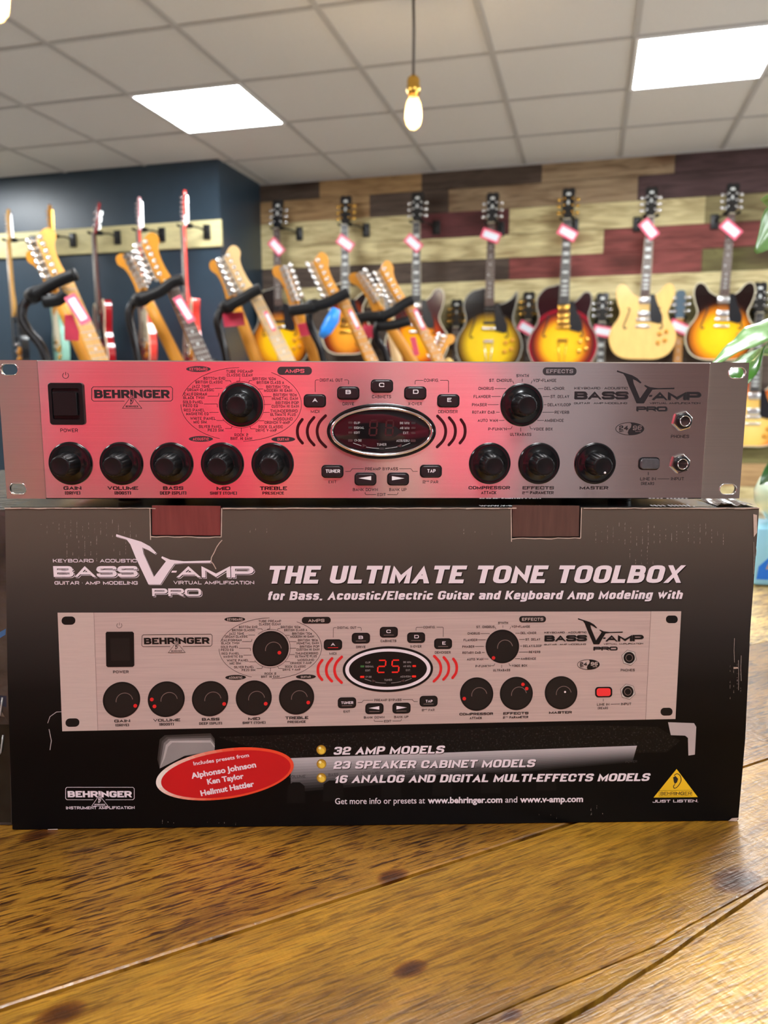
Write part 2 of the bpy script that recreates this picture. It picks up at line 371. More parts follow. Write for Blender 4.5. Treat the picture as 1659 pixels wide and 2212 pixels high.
def stroke(path, hw, closed, cuts=True):
    """centre line (2-D points) -> list of quads; miter joins, ends of slanted strokes cut level"""
    P = [Vector((p[0], p[1])) for p in path]; n = len(P); L = []; R = []
    for i in range(n):
        if closed or 0 < i < n - 1:
            a = (P[i] - P[i - 1]).normalized(); b = (P[(i + 1) % n] - P[i]).normalized()
            na = Vector((-a.y, a.x)); nb = Vector((-b.y, b.x)); mv = na + nb
            mv = mv.normalized() if mv.length > 1e-6 else na
            mv = mv * (hw / max(0.30, mv.dot(na)))
        else:
            a = (P[1] - P[0]).normalized() if i == 0 else (P[-1] - P[-2]).normalized()
            mv = Vector((-a.y, a.x)) * hw
            if cuts and abs(a.x) > 0.05 and abs(a.y) > 0.35: mv = Vector((-1 if a.y > 0 else 1, 0)) * (hw / abs(a.y))
        L.append(P[i] + mv); R.append(P[i] - mv)
    return [[L[i], L[(i + 1) % n], R[(i + 1) % n], R[i]] for i in range(n if closed else n - 1)]
def soften(pts, closed, rad, seg=4):
    out = []; n = len(pts)
    for i, p in enumerate(pts):
        if len(p) > 2 and (closed or 0 < i < n - 1):
            c = Vector(p[:2]); a = Vector(pts[i - 1][:2]); b = Vector(pts[(i + 1) % n][:2])
            da = db = min(rad, (a - c).length * 0.5, (b - c).length * 0.5)
            u = c + (a - c).normalized() * da; w = c + (b - c).normalized() * db
            for k in range(seg + 1):
                t = k / seg; out.append(u * (1 - t) ** 2 + c * (2 * t * (1 - t)) + w * t * t)
        else: out.append(Vector(p[:2]))
    return out
def letters(s, width, h, wt=0.16, gap=0.16, shear=0.0):
    """text s fitted into width x h (baseline at 0): list of polygons"""
    nat = 0.0; fixed = 0.0
    kv = 1.0 if wt < .2 else max(.70, 1 - (wt - .19) * 4.2)      # heavy letters: level strokes thinner than upright ones
    H = 1 / kv; width, h = width, h
    for ch in s:
        w, _ = GL[ch]
        if w == 0: fixed += wt
        else: nat += w
        fixed += gap
    fixed -= gap
    ext = max(0.2, (width / h - shear - fixed) / max(nat, 1e-6)) if nat > 0 else 1
    if nat == 0 or len(s) == 1 and nat < .1: ext = 1
    x = 0.0; out = []; hw = wt / 2
    for ch in s:
        w, st = GL[ch]; cw = wt if w == 0 else w * ext
        sx = max(cw - wt, 0.0); lo = min([q_[1] for st_ in st for q_ in st_ if not isinstance(q_, str)] + [0]); lo = 0.0 if lo >= 0 else -.6
        for q in st:
            closed = q[0] == 'o'; pts = list(q[1:]) if closed else list(q)
            pp = []
            for p in pts:
                yy = hw + p[1] * (H - wt) if p[1] >= 0 else p[1] * H + hw
                pp.append((hw + p[0] * sx, yy) + tuple(p[2:]))
            if not closed:                      # run the free ends out to the edge of the letter
                for i, j in ((0, 1), (-1, -2)):
                    e, g = Vector(pp[i][:2]), Vector(pp[j][:2]); d = (e - g).normalized()
                    if abs(d.y) > 0.35 and pts[i][1] in (0, 1): e = e + d * (hw / abs(d.y))
                    elif abs(d.x) > 0.9 and pts[i][0] in (0, 1): e = e + d * hw
                    elif abs(d.y) > 0.9 and pts[i][1] in (.7, .72): e = e + d * hw
                    pp[i] = (e.x, e.y) + tuple(pp[i][2:])
            for quad in stroke(soften(pp, closed, min(0.34, max(0.12, sx * 0.42))), hw, closed):
                q2 = [(max(-.03, min(cw + .03, v.x)), max(lo, min(1.0, v.y * kv))) for v in quad]
                out.append([((x + a + shear * b) * h, b * h) for a, b in q2])
        x += cw + gap
    return out
_fontcache = {}
def plain(s, width, h, bold=0.0, shear=0.0):
    """text in the built-in rounded sans, fitted into width x cap height h"""
    key = (s, bold)
    if key not in _fontcache:
        c = bpy.data.curves.new('t', 'FONT'); c.body = s; c.size = 1; c.offset = bold; c.resolution_u = 3
        o = bpy.data.objects.new('t', c); COL.objects.link(o)
        dg = bpy.context.evaluated_depsgraph_get(); me = o.evaluated_get(dg).to_mesh()
        vs = [(v.co.x, v.co.y) for v in me.vertices]; fs = [list(p.vertices) for p in me.polygons]
        o.evaluated_get(dg).to_mesh_clear(); bpy.data.objects.remove(o, do_unlink=True); bpy.data.curves.remove(c)
        _fontcache[key] = (vs, fs)
    vs, fs = _fontcache[key]
    x0 = min(v[0] for v in vs); x1 = max(v[0] for v in vs); cap = 0.729
    k = (width - shear * h) / (x1 - x0)
    P = [((x - x0) * k + shear * y / cap * h, y / cap * h) for x, y in vs]
    return [[P[i] for i in f] for f in fs]

class Ink:
    """Flat print on a surface: polygons in surface coordinates, laid down by fn(x, y, layer)."""
    def __init__(s, fn): s.fn = fn; s.mb = MB(); s.k = 0
    def poly(s, pts, m, layer=1):
        s.k += 1; layer += 0.04 * (s.k % 16)      # overlapping strokes never share one plane
        s.mb.add([s.fn(x, y, layer) for x, y in pts], [list(range(len(pts)))], m)
    def line(s, pts, w, m, layer=1, closed=False):
        for q in stroke(pts, w / 2, closed, False): s.poly([(v.x, v.y) for v in q], m, layer)
    def ring(s, a, b, m, layer=1):
        n = len(a)
        for i in range(n): s.poly([a[i], a[(i + 1) % n], b[(i + 1) % n], b[i]], m, layer)
    def text(s, t, p0, p1, h, m, layer=1, wt=0.16, gap=0.16, shear=0.0, font=None, bold=0.0):
        """baseline from p0 to p1, cap height h (surface units)"""
        p0, p1 = Vector(p0), Vector(p1); d = p1 - p0; W = d.length; d.normalize(); nrm = Vector((-d.y, d.x))
        pol = plain(t, W, h, bold, shear) if font else letters(t, W, h, wt, gap, shear)
        for q in pol: s.poly([tuple(p0 + d * x + nrm * y) for x, y in q], m, layer)
    def build(s, name, parent): return s.mb.build(name, parent=parent, fix=False)

# ------------------------------------------------------------------ the counter
TA = math.atan2(0.667, 0.745)
MT = Matrix.Rotation(TA, 4, 'Z')
M_wood = mat('oiled_pine', rough=0.38, var=0.0, attr='Col', coat=0.9)
nt = M_wood.node_tree; _b = nt.nodes['Principled BSDF']; _tc = [n for n in nt.nodes if n.type == 'TEX_COORD'][0]
def _noise(sc, st, det=4, dist=0.0, off=(0, 0, 0)):
    mp = nd(nt, 'ShaderNodeMapping'); mp.inputs['Scale'].default_value = st; mp.inputs['Location'].default_value = off
    nt.links.new(_tc.outputs['Object'], mp.inputs[0])
    n = nd(nt, 'ShaderNodeTexNoise'); n.inputs['Scale'].default_value = sc; n.inputs['Detail'].default_value = det; n.inputs['Distortion'].default_value = dist
    nt.links.new(mp.outputs[0], n.inputs['Vector']); return n
def _ramp(src, *els):
    r = nd(nt, 'ShaderNodeValToRGB')
    while len(r.color_ramp.elements) < len(els): r.color_ramp.elements.new(0.5)
    for e, (p, c) in zip(r.color_ramp.elements, els): e.position = p; e.color = (*c, 1)
    nt.links.new(src, r.inputs[0]); return r
def _mul(a, b, f=1.0, mode='MULTIPLY'):
    mx = nd(nt, 'ShaderNodeMixRGB', blend_type=mode); mx.inputs[0].default_value = f
    nt.links.new(a, mx.inputs[1]); nt.links.new(b, mx.inputs[2]); return mx.outputs[0]
grain = _noise(9, (1.0, 11, 1), 6, 1.6)
fleck = _noise(70, (1.0, 9.0, 1), 5, 0.5); fine = _noise(48, (1.0, 48, 1), 6, 0.8); scr = _noise(26, (26, 1.5, 1), 2, .8)
patch = _noise(5.0, (1, 1.6, 1), 3, 0.2, (3.3, 1.1, 0))
saw = _noise(110, (3.0, 1.0, 1), 2)
c = [n for n in nt.nodes if n.type == 'HUE_SAT'][0].outputs[0]
c = _mul(c, _ramp(grain.outputs[0], (0.3, (0.62, 0.52, 0.40)), (0.48, (1.0, 1.0, 1.0)), (0.68, (1.18, 1.12, 0.98))).outputs[0])
c = _mul(c, _ramp(patch.outputs[0], (0.36, (0.40, 0.34, 0.28)), (0.58, (1.05, 1.03, 1.0))).outputs[0], 0.9)
c = _mul(c, _ramp(fine.outputs[0], (0.32, (0.46, 0.36, 0.26)), (0.52, (1, 1, 1)), (0.72, (1.14, 1.12, 1.06))).outputs[0], 0.85)
_sp = nd(nt, 'ShaderNodeSeparateXYZ'); nt.links.new(_tc.outputs['Object'], _sp.inputs[0])
_my = nd(nt, 'ShaderNodeMapRange'); _my.inputs[1].default_value = 0.385 - .5; _my.inputs[2].default_value = 0.41 - .5; _my.inputs[3].default_value = .55; _my.inputs[4].default_value = 1.0
nt.links.new(_sp.outputs['Y'], _my.inputs[0])      # the plank left of the long seam is the most weathered
_mxf = nd(nt, 'ShaderNodeMixRGB', blend_type='MULTIPLY'); nt.links.new(_my.outputs[0], _mxf.inputs[0]); nt.links.new(c, _mxf.inputs[1])
nt.links.new(_ramp(fleck.outputs[0], (0.36, (0.12, 0.07, 0.04)), (0.43, (0.50, 0.42, 0.34)), (0.50, (1, 1, 1))).outputs[0], _mxf.inputs[2]); c = _mxf.outputs[0]
c = _mul(c, _ramp(scr.outputs[0], (0.74, (1, 1, 1)), (0.80, (1.5, 1.45, 1.35))).outputs[0], 0.6)
KN = []
for (px, py, rr) in ((1590, 1902, 0.012), (886, 2093, 0.0065), (84, 1803, 0.008), (848, 1892, 0.007), (1105, 2192, 0.004), (130, 2190, 0.008)):
    w = MT.inverted() @ on_z(px, py, TABLE_Z); KN.append((w.x - .3, w.y - .5, rr))
for (kx, ky, rr) in KN:
    mp = nd(nt, 'ShaderNodeMapping'); mp.inputs['Location'].default_value = (-kx / rr / 1.7, -ky / rr, 0); mp.inputs['Scale'].default_value = (1 / rr / 1.7, 1 / rr, 0)
    nt.links.new(_tc.outputs['Object'], mp.inputs[0])
    ln = nd(nt, 'ShaderNodeVectorMath', operation='LENGTH')
    nt.links.new(mp.outputs[0], ln.inputs[0])
    c = _mul(c, _ramp(ln.outputs['Value'], (0.15, (0.22, 0.13, 0.08)), (0.55, (0.35, 0.22, 0.12)), (0.8, (0.62, 0.48, 0.33)), (1.0, (1, 1, 1))).outputs[0])
nt.links.new(c, _b.inputs['Base Color'])
_bp = nd(nt, 'ShaderNodeBump'); _bp.inputs['Strength'].default_value = 0.35; _bp.inputs['Distance'].default_value = 0.0015
_ad = nd(nt, 'ShaderNodeMath', operation='ADD'); nt.links.new(fleck.outputs[0], _ad.inputs[0])
_sm = nd(nt, 'ShaderNodeMath', operation='MULTIPLY'); _sm.inputs[1].default_value = 0.5; nt.links.new(saw.outputs[0], _sm.inputs[0]); nt.links.new(_sm.outputs[0], _ad.inputs[1])
nt.links.new(_ad.outputs[0], _bp.inputs['Height']); nt.links.new(_bp.outputs[0], _b.inputs['Normal'])
_b.inputs['Coat Roughness'].default_value = 0.25; nt.links.new(_bp.outputs[0], _b.inputs['Coat Normal'])
def _ty(px, py): return (MT.inverted() @ on_z(px, py, TABLE_Z))
L1 = (_ty(0, 2175).y + _ty(1225, 1780).y + _ty(1659, 1640).y) / 3
EDGES = [0.10, None, L1, L1 + 0.20, L1 + 0.41, L1 + 0.60, L1 + 0.78]
crack = [_ty(*p) for p in ((1195, 2212), (1290, 2160), (1355, 2118), (1440, 2065), (1500, 2022), (1590, 1960), (1659, 1915))]
crack = [(v.x, v.y) for v in crack]
s0 = (crack[1][1] - crack[0][1]) / (crack[1][0] - crack[0][0])
XA, XB = -0.75, 1.5
crack = [(XA, crack[0][1] + s0 * (XA - crack[0][0]) * 0.15)] + crack + [(XB, crack[-1][1] + 0.01)]
table = empty('table', MT @ Matrix.Translation((0.3, 0.5, 0)), 'wide wooden counter of oiled planks under the boxes', 'table')
mb = MB(); mb.cols = []
BASE = [srgb(196, 150, 50), srgb(172, 128, 38), srgb(162, 116, 36), srgb(240, 204, 116), srgb(240, 202, 112), srgb(240, 204, 116)]  # far planks coloured paler to stand for glare right of the carton
OFFS = Vector((-0.3, -0.5, 0))
def plank(lo, hi, col, z=TABLE_Z, th=0.045):
    """lo, hi: lower and upper edge as lists of (x, y) with equal lengths"""
    n = len(lo); b = 0.0009; o = len(mb.v)
    rows = [[(x, y, z - th) for x, y in lo], [(x, y, z - b) for x, y in lo], [(x, y + b, z) for x, y in lo], [(x, y - b, z) for x, y in hi], [(x, y, z - b) for x, y in hi], [(x, y, z - th) for x, y in hi]]
    vs = [Vector(p) + OFFS for r in rows for p in r]; fs = []
    for r in range(5):
        for i in range(n - 1): fs.append((r * n + i, r * n + i + 1, (r + 1) * n + i + 1, (r + 1) * n + i))
    for i in range(n - 1): fs.append((5 * n + i, 5 * n + i + 1, i + 1, i))
    fs += [[r * n for r in range(6)], [r * n + n - 1 for r in range(5, -1, -1)]]
    mb.add(vs, fs, M_wood); mb.cols += [col] * len(vs)
xs = [p[0] for p in crack]
def const(y, j=0.0006): return [(x, y + (random.random() - .5) * j) for x in xs]
g = 0.0014
plank(const(EDGES[0]), [(x, y - g * (0.5 + 0.8 * random.random())) for x, y in crack], BASE[0])
seam = sorted([(v.x, v.y) for v in [_ty(*q_) for q_ in ((1005, 2211), (1220, 2122), (1410, 2043), (1520, 1975), (1600, 1936), (1650, 1912))]])
sy_ = [max(np.interp(x, [q_[0] for q_ in seam], [q_[1] for q_ in seam]), y + .0035) for x, y in crack]
plank([(x, y + g) for x, y in crack], [(x, y - .0004) for (x, _), y in zip(crack, sy_)], BASE[0], TABLE_Z - .0003)
plank([(x, y + .0004) for (x, _), y in zip(crack, sy_)], const(L1 - g), BASE[1])
for k in range(2, 6): plank(const(EDGES[k] + g), const(EDGES[k + 1] - g), BASE[k], TABLE_Z if k == 2 else TABLE_Z - 0.0004 * (k % 2))
mb.build('table_top', parent=table)
M_leg = mat('dark_stained_wood', (0.07, 0.045, 0.03), 0.5, var=0.2, scale=12, stretch=(6, 6, 1))
mb = MB()
for y in (0.2, 1.0): mb.box(XA + 0.1 - 0.3, XB - 0.1 - 0.3, y - 0.5 - 0.02, y - 0.5 + 0.02, TABLE_Z - 0.125, TABLE_Z - 0.0452, M_leg)
mb.build('apron', parent=table)
for x in (XA + 0.15, XB - 0.15):
    for y in (0.2, 1.0):
        mb = MB(); mb.bbox(x - 0.045 - 0.3, x + 0.045 - 0.3, y - 0.5 - 0.045, y - 0.5 + 0.045, 0.0005, TABLE_Z - 0.0455, 0.004, M_leg); mb.build('leg', parent=table)
# ------------------------------------------------------------------ the rack unit
MU = Matrix.Translation((0, 0, CAM_Z)) @ Matrix.Rotation(YAW, 4, 'Z') @ Matrix.Translation((-0.0048, 0.5088, -0.0719)) @ Matrix.Rotation(0.0193, 4, 'Z') @ Matrix.Rotation(0.0087, 4, 'Y')
MUi = MU.inverted()
def U(px, py, y=0.0):
    """photo pixel -> (x, z) on the faceplate plane of the unit, metres"""
    a = MUi @ Vector(CAMP); b = MUi @ Vector(CAMP + ray(px, py)); d = b - a; t = (y - a.y) / d.y; p = a + d * t
    return (p.x, p.z)
PW, PH = 0.4826, 0.0889
ZO = {1: (0, 760, 3.95), 2: (380, 760, 3.95), 3: (620, 760, 3.95), 4: (980, 760, 3.95), 5: (1239, 760, 3.95)}
def Z(k, x, y): o = ZO[k]; return U(o[0] + x / o[2], o[1] + y / o[2])
UL = 1 / 3.95 / 3.37 / 1000 * 1.0        # one zoom unit in metres on the faceplate
def brushed(name, col, rough, aniso=0.75, streak=0.05):
    M = bpy.data.materials.new(name); M.use_nodes = True; nt = M.node_tree; b = nt.nodes['Principled BSDF']
    b.inputs['Metallic'].default_value = 1; b.inputs['Roughness'].default_value = rough
    b.inputs['Anisotropic'].default_value = aniso; b.inputs['Anisotropic Rotation'].default_value = 0.25
    tg = nd(nt, 'ShaderNodeTangent', direction_type='RADIAL', axis='Z'); nt.links.new(tg.outputs[0], b.inputs['Tangent'])
    tc = nd(nt, 'ShaderNodeTexCoord'); mp = nd(nt, 'ShaderNodeMapping'); mp.inputs['Scale'].default_value = (8, 8, 2200)
    nt.links.new(tc.outputs['Object'], mp.inputs[0]); nz = nd(nt, 'ShaderNodeTexNoise'); nz.inputs['Scale'].default_value = 1.0; nz.inputs['Detail'].default_value = 3
    nt.links.new(mp.outputs[0], nz.inputs['Vector'])
    r = nd(nt, 'ShaderNodeMapRange'); r.inputs[1].default_value = 0.3; r.inputs[2].default_value = 0.7; r.inputs[3].default_value = 1 - streak; r.inputs[4].default_value = 1 + streak
    nt.links.new(nz.outputs[0], r.inputs[0]); h = nd(nt, 'ShaderNodeHueSaturation'); h.inputs['Color'].default_value = (*col, 1)
    nt.links.new(r.outputs[0], h.inputs['Value']); nt.links.new(h.outputs[0], b.inputs['Base Color'])
    return M
M_alu = brushed('brushed_aluminium', (0.86, 0.80, 0.79), 0.20, 0.8)
M_ear = brushed('brushed_aluminium_ear', (0.70, 0.63, 0.58), 0.30)
M_ink = mat('black_ink', (0.012, 0.010, 0.012), 0.45, var=0.1)
M_badge = mat('dark_grey_ink', (0.035, 0.033, 0.036), 0.4, var=0.1)
M_blk = mat('black_gloss_plastic', (0.006, 0.006, 0.007), 0.14, spec=0.4, var=0.1)
M_blk2 = mat('black_satin_plastic', (0.007, 0.007, 0.008), 0.36, spec=0.3, var=0.1, bump=0.05)
M_wht = mat('white_ink', (0.85, 0.83, 0.86), 0.5, var=0.03)
M_chr = mat('chrome', (0.85, 0.85, 0.86), 0.08, 1.0, var=0.02)
M_stl = mat('black_steel', (0.015, 0.015, 0.016), 0.45, 0.3, var=0.1)
unit = empty('rack_preamp', MU, 'pink-reflecting brushed aluminium rack preamp lying on top of the black cardboard box', 'rack unit')
def uf(off): return lambda x, y, h: Vector((x, off - h, y))       # outline in (x, z), h towards the viewer
xl0, xl1 = U(79, 779)[0], U(97, 1076)[0]; xr0, xr1 = U(1535.5, 784)[0], U(1517, 1075)[0]
xl = (xl0 + xl1) / 2; xr = (xr0 + xr1) / 2
def loft(mb, rings, m, fn, cap=True, smooth=False):
    """rings: [(outline, h)] of equal counts; walls between them and a cap on the last"""
    n = len(rings[0][0]); vs = [fn(x, y, h) for o, h in rings for x, y in o]; fs = []
    for r in range(len(rings) - 1):
        for i in range(n): j = (i + 1) % n; fs.append((r * n + i, r * n + j, (r + 1) * n + j, (r + 1) * n + i))
    mb.add(vs, fs, m, smooth)
    if cap: mb.add([fn(x, y, rings[-1][1]) for x, y in rings[-1][0]], [list(range(n))], m, False)
def scale_o(o, k, k2=None):
    cx = sum(p[0] for p in o) / len(o); cy = sum(p[1] for p in o) / len(o); k2 = k if k2 is None else k2
    return [(cx + (x - cx) * k, cy + (y - cy) * k2) for x, y in o]
def obround(c, a, b): return rrect(c[0] - a, c[1] - b, c[0] + a, c[1] + b, b * 0.98, 6)
# faceplate, a 3 mm sheet standing 1.5 mm proud of the ears
pw = MB(); o = rrect(xl, 0.0, xr, PH, 0.0004, 2)
loft(pw, [(o, -0.0045), (o, -0.0007), (rrect(xl + .0007, .0007, xr - .0007, PH - .0007, 0.0003, 2), 0.0)], M_alu, uf(0))
pw.build('faceplate', parent=unit)
hx = 0.0056; hz = 0.0036
for nm, a, b, holes in (('rack_ear', -PW / 2, xl - 0.0003, [(1, 68, 150), (1, 142, 1172)]), ('rack_ear', xr + 0.0003, PW / 2, [(5, 1405, 178), (5, 1328, 1175)])):
    hs = [obround(Z(*h), hx, hz) for h in holes]
    bm = plate([(a, 0), (b, 0), (b, PH), (a, PH)], hs, 0.003, lambda x, y, h: Vector((x, 0.0018 + h, y)))
    mb = MB(); mb.addbm(bm, M_ear)
    ear = mb.build(nm, parent=unit)
    for h in hs:
        mb = MB(); mb.tube([Vector((x, 0.0017, y)) for x, y in h], 0.00035, 6, M_chr, closed=True)
        mb.build('slot_rim', parent=ear)
mb = MB(); mb.bbox(-0.2145, 0.2145, 0.0052, 0.19, 0.002, PH - 0.003, 0.001, M_stl); mb.build('chassis', parent=unit)
for fx in (-0.17, 0.17):
    for fy in (0.03, 0.16):
        mb = MB(); mb.lathe([(0.008, 0.0), (0.009, 0.0068)], 20, M_blk2, Matrix.Translation((fx, fy, -0.0045))); mb.build('rubber_foot', parent=unit)
# knobs: a broad glossy skirt with a fluted cap
def knob(c, r, name='knob', dot=None):
    k = r / 0.0139; MR = Matrix.Translation((c[0], 0, c[1])) @ Matrix.Rotation(PI / 2, 4, 'X')
    mb = MB(); mb.lathe([(x * k, h) for x, h in ((.0139, 0), (.0139, .0010), (.0136, .0016), (.0130, .0022), (.0124, .0020), (.0112, .0022), (.0085, .0032), (.0076, .0036), (.0, .0036))], 56, M_blk, MR)
    kb = mb.build(name, parent=unit)
    mb = MB(); n = 96; prof = [(.0078, .0030, 0), (.0074, .0060, .3), (.0070, .0090, 1), (.0066, .0160, 1), (.0064, .0176, .7), (.0060, .0186, .1), (.0053, .0190, 0), (0.0044, .0187, 0), (0, .0187, 0)]
    vs = []; fs = []
    for rr, h, fl in prof:
        for q in range(n):
            a = 2 * PI * q / n; f = 1 - fl * 0.075 * max(0, math.cos(a * 12)) ** 0.7
            vs.append(MR @ Vector((rr * k * f * math.cos(a), rr * k * f * math.sin(a), h)))
    for i in range(len(prof) - 1):
        for q in range(n): q2 = (q + 1) % n; fs.append((i * n + q, i * n + q2, (i + 1) * n + q2, (i + 1) * n + q))
    mb.add(vs, fs, M_blk2, True)
    cap = mb.build('knob_cap', parent=kb)
    if dot:
        mb = MB(); mb.lathe([(0.00075, 0), (0.0006, 0.0003), (0, 0.0003)], 14, M_wht, MR @ Matrix.Translation((dot[0], dot[1], 0.0188))); mb.build('white_dot', parent=kb)
KN_ = [(1, 605, 952, 186), (1, 1038, 953, 186), (1, 1467, 955, 185), (2, 398, 955, 185), (2, 826, 955, 183), (2, 557, 452, 188), (4, 580, 453, 184), (4, 307, 952, 181), (4, 727, 952, 181), (4, 1205, 952, 181)]
KPOS = [(Z(a, x, y), r * UL) for a, x, y, r in KN_]
for i, (c_, r_) in enumerate(KPOS): knob(c_, r_, dot=(0.0012, -0.0042) if i == 9 else None)
# push buttons
M_rub = mat('black_button_rubber', (0.012, 0.012, 0.014), 0.3, var=0.1)
BT = [(3, 238, 418, 'A', (217, 395, 260, 428)), (3, 523, 352, 'B', (500, 325, 545, 360)), (3, 810, 292, 'C', (785, 264, 830, 300)), (3, 1094, 352, 'D', (1075, 322, 1122, 358)), (3, 1376, 418, 'E', (1367, 393, 1403, 427)),
      (3, 388, 1020, 'TUNER', (330, 1003, 452, 1032)), (3, 669, 1085, '<', None), (3, 947, 1085, '>', None), (3, 1227, 1018, 'TAP', (1197, 1001, 1268, 1030))]
def button_shape(c, a, b): return rrect(c[0] - a, c[1] - b, c[0] + a, c[1] + b, b * 0.62, 5)
M_lens = mat('clear_grey_lens', (0.085, 0.083, 0.09), 0.2, var=0.15, scale=300)
def push_button(c, a, b, m, name='push_button'):
    o = button_shape(c, a, b); mb = MB()
    loft(mb, [(o, 0), (o, .0006), (scale_o(o, .975, .96), .0009), (scale_o(o, .90, .84), .0009)], M_blk2, uf(0), cap=False)
    q = scale_o(o, .86, .76)
    loft(mb, [(scale_o(o, .90, .84), .0009), (scale_o(o, .885, .81), .0024), (q, .0028), (scale_o(q, .9, .82), .0029)], m, uf(0))
    return mb.build(name, parent=unit)
for k_, bx, by, t_, tb in BT:
    pb = push_button(Z(k_, bx, by), 96 * UL, 57 * UL, M_rub)
    ik = Ink(lambda x, y, l: Vector((x, -0.00295, y)))
    f2 = lambda x, y: U(ZO[3][0] + x / 3.95, ZO[3][1] + y / 3.95, -0.00295)
    if t_ == '<': ik.poly([f2(610, 1078), f2(718, 1060), f2(718, 1096)], M_wht)
    elif t_ == '>': ik.poly([f2(895, 1060), f2(1002, 1079), f2(895, 1097)], M_wht)
    else:
        p0, p1 = f2(tb[0], tb[3]), f2(tb[2], tb[3]); ik.text(t_, p0, p1, f2(0, tb[1])[1] - f2(0, tb[3])[1], M_wht, wt=0.23, gap=0.12)
    ik.build('button_legend', pb)
push_button(Z(5, 642, 953), 93 * UL, 56 * UL, M_lens, 'indicator_button')
# power switch
a0, a1 = Z(1, 430, 622), Z(1, 718, 265); cx_, cz_ = (a0[0] + a1[0]) / 2, (a0[1] + a1[1]) / 2; hw_, hh_ = (a1[0] - a0[0]) / 2 * .96, (a1[1] - a0[1]) / 2
o = rrect(cx_ - hw_, cz_ - hh_, cx_ + hw_, cz_ + hh_, 0.002, 5); mb = MB()
inn = rrect(cx_ - hw_ * .80, cz_ - hh_ * .74, cx_ + hw_ * .80, cz_ + hh_ * .74, 0.0012, 5)
loft(mb, [(o, 0), (o, .0016), (scale_o(o, .97, .98), .002), (inn, .002), (scale_o(inn, .97), .0006)], M_blk2, uf(0)); sw = mb.build('power_switch', parent=unit)
mb = MB(); rk = rrect(cx_ - hw_ * .68, cz_ - hh_ * .56, cx_ + hw_ * .68, cz_ + hh_ * .56, 0.0008, 4)
loft(mb, [(rk, .0006), (rk, .0036), (scale_o(rk, .97), .004)], M_blk2, uf(0)); mb.build('rocker', parent=sw)
# display window
dc = Z(3, 806, 678); e = lambda a, b: ell(dc[0], dc[1], a * UL, b * UL, 72)
mb = MB(); loft(mb, [(e(470, 240), 0), (e(470, 240), .0016), (e(462, 232), .0026), (e(448, 218), .0030), (e(446, 216), .0020)], M_blk, uf(0), smooth=True, cap=False)
disp = mb.build('display_window', parent=unit)
mb = MB(); loft(mb, [(e(448, 217), .0018), (e(444, 213), .0036), (e(434, 204), .0044), (e(422, 193), .0042), (e(412, 184), .0030), (e(408, 181), .0012)], M_chr, uf(0), smooth=True, cap=False)
mb.build('chrome_bezel', parent=disp)
M_glass = mat('smoked_display_glass', (0.010, 0.008, 0.009), 0.07, var=0.1)
mb = MB(); loft(mb, [(e(412, 185), .0012), (e(300, 140), .0019), (e(150, 70), .0022)], M_glass, uf(0), smooth=True); mb.build('display_glass', parent=disp)
M_dim = mat('unlit_red_segment', (0.045, 0.006, 0.008), 0.4, var=0.05); M_dimg = mat('unlit_grey_led', (0.03, 0.028, 0.03), 0.4, var=0.05); M_dimr = mat('unlit_rose_led', (0.07, 0.032, 0.034), 0.4, var=0.05)
M_gry = mat('pale_grey_ink', (0.42, 0.42, 0.43), 0.5, var=0.03)
DT = [("CLIP", 572, 595, 623, 614), ("SIGNAL", 572, 636, 658, 656), ("EDIT", 572, 678, 623, 697), ("17-32", 573, 744, 636, 764), ("96 kHz", 962, 596, 1043, 616), ("48 kHz", 962, 638, 1043, 658), ("EXT.", 990, 680, 1040, 700), ("AES/EBU", 932, 746, 1042, 766), ("TUNER", 767, 778, 847, 799)]
SEG = {'a': ((0, 1), (1, 1)), 'b': ((1, 1), (1, .5)), 'c': ((1, .5), (1, 0)), 'd': ((0, 0), (1, 0)), 'e': ((0, 0), (0, .5)), 'f': ((0, .5), (0, 1)), 'g': ((0, .5), (1, .5))}
def display_print(ink, F, h, msk, lit=None, dim=M_gry):
    for t_, x0, y0, x1, y1 in DT: ink.text(t_, F(x0, y1), F(x1, y1), h(y1 - y0), dim, 3, wt=0.17)
    for pts in (((565, 776), (635, 800)), ((675, 810), (730, 819), (785, 822)), ((838, 822), (890, 817), (940, 808)), ((980, 803), (1050, 776))): ink.line([F(*p) for p in pts], h(5), dim, 3)
    leds = msk
    for x, y, a, b, m_ in leds: ink.poly([F(x + u * a, y + v * b) for u, v in ((-1, .6), (-.8, 1), (.8, 1), (1, .6), (1, -.6), (.8, -1), (-.8, -1), (-1, -.6))], m_, 3)
    ink.poly([F(645, 783), F(682, 800), F(645, 810)], M_dimr, 3); ink.poly([F(975, 783), F(932, 803), F(972, 812)], M_dimr, 3)
def digits(ink, F, h, which, m_, w=14):
    for (x0, x1), segs in which:
        for sname in segs:
            (ax, ay), (bx, by) = SEG[sname]; y0, y1 = 584, 710
            P = lambda u, v: F(x0 + (x1 - x0) * (u * .84 + .08) + 10 * (v - .5), y1 + (y0 - y1) * v)
            sx = .06 if ay == by else 0; sy = .05 if ax == bx else 0
            pa, pb_ = (ax + (sx if bx > ax else -sx), ay + (sy if by > ay else -sy)), (bx - (sx if bx > ax else -sx), by - (sy if by > ay else -sy))
            ink.line([P(*pa), P(*pb_)], h(w), m_, 3)
hz_ = lambda u: u * UL
def gl(x, y, l):
    u = ((x - dc[0]) / (412 * UL)) ** 2 + ((y - dc[1]) / (185 * UL)) ** 2
    return Vector((x, -0.00232 - 0.0 * u, y))
ik = Ink(gl); FD = lambda x, y: Z(3, x, y)
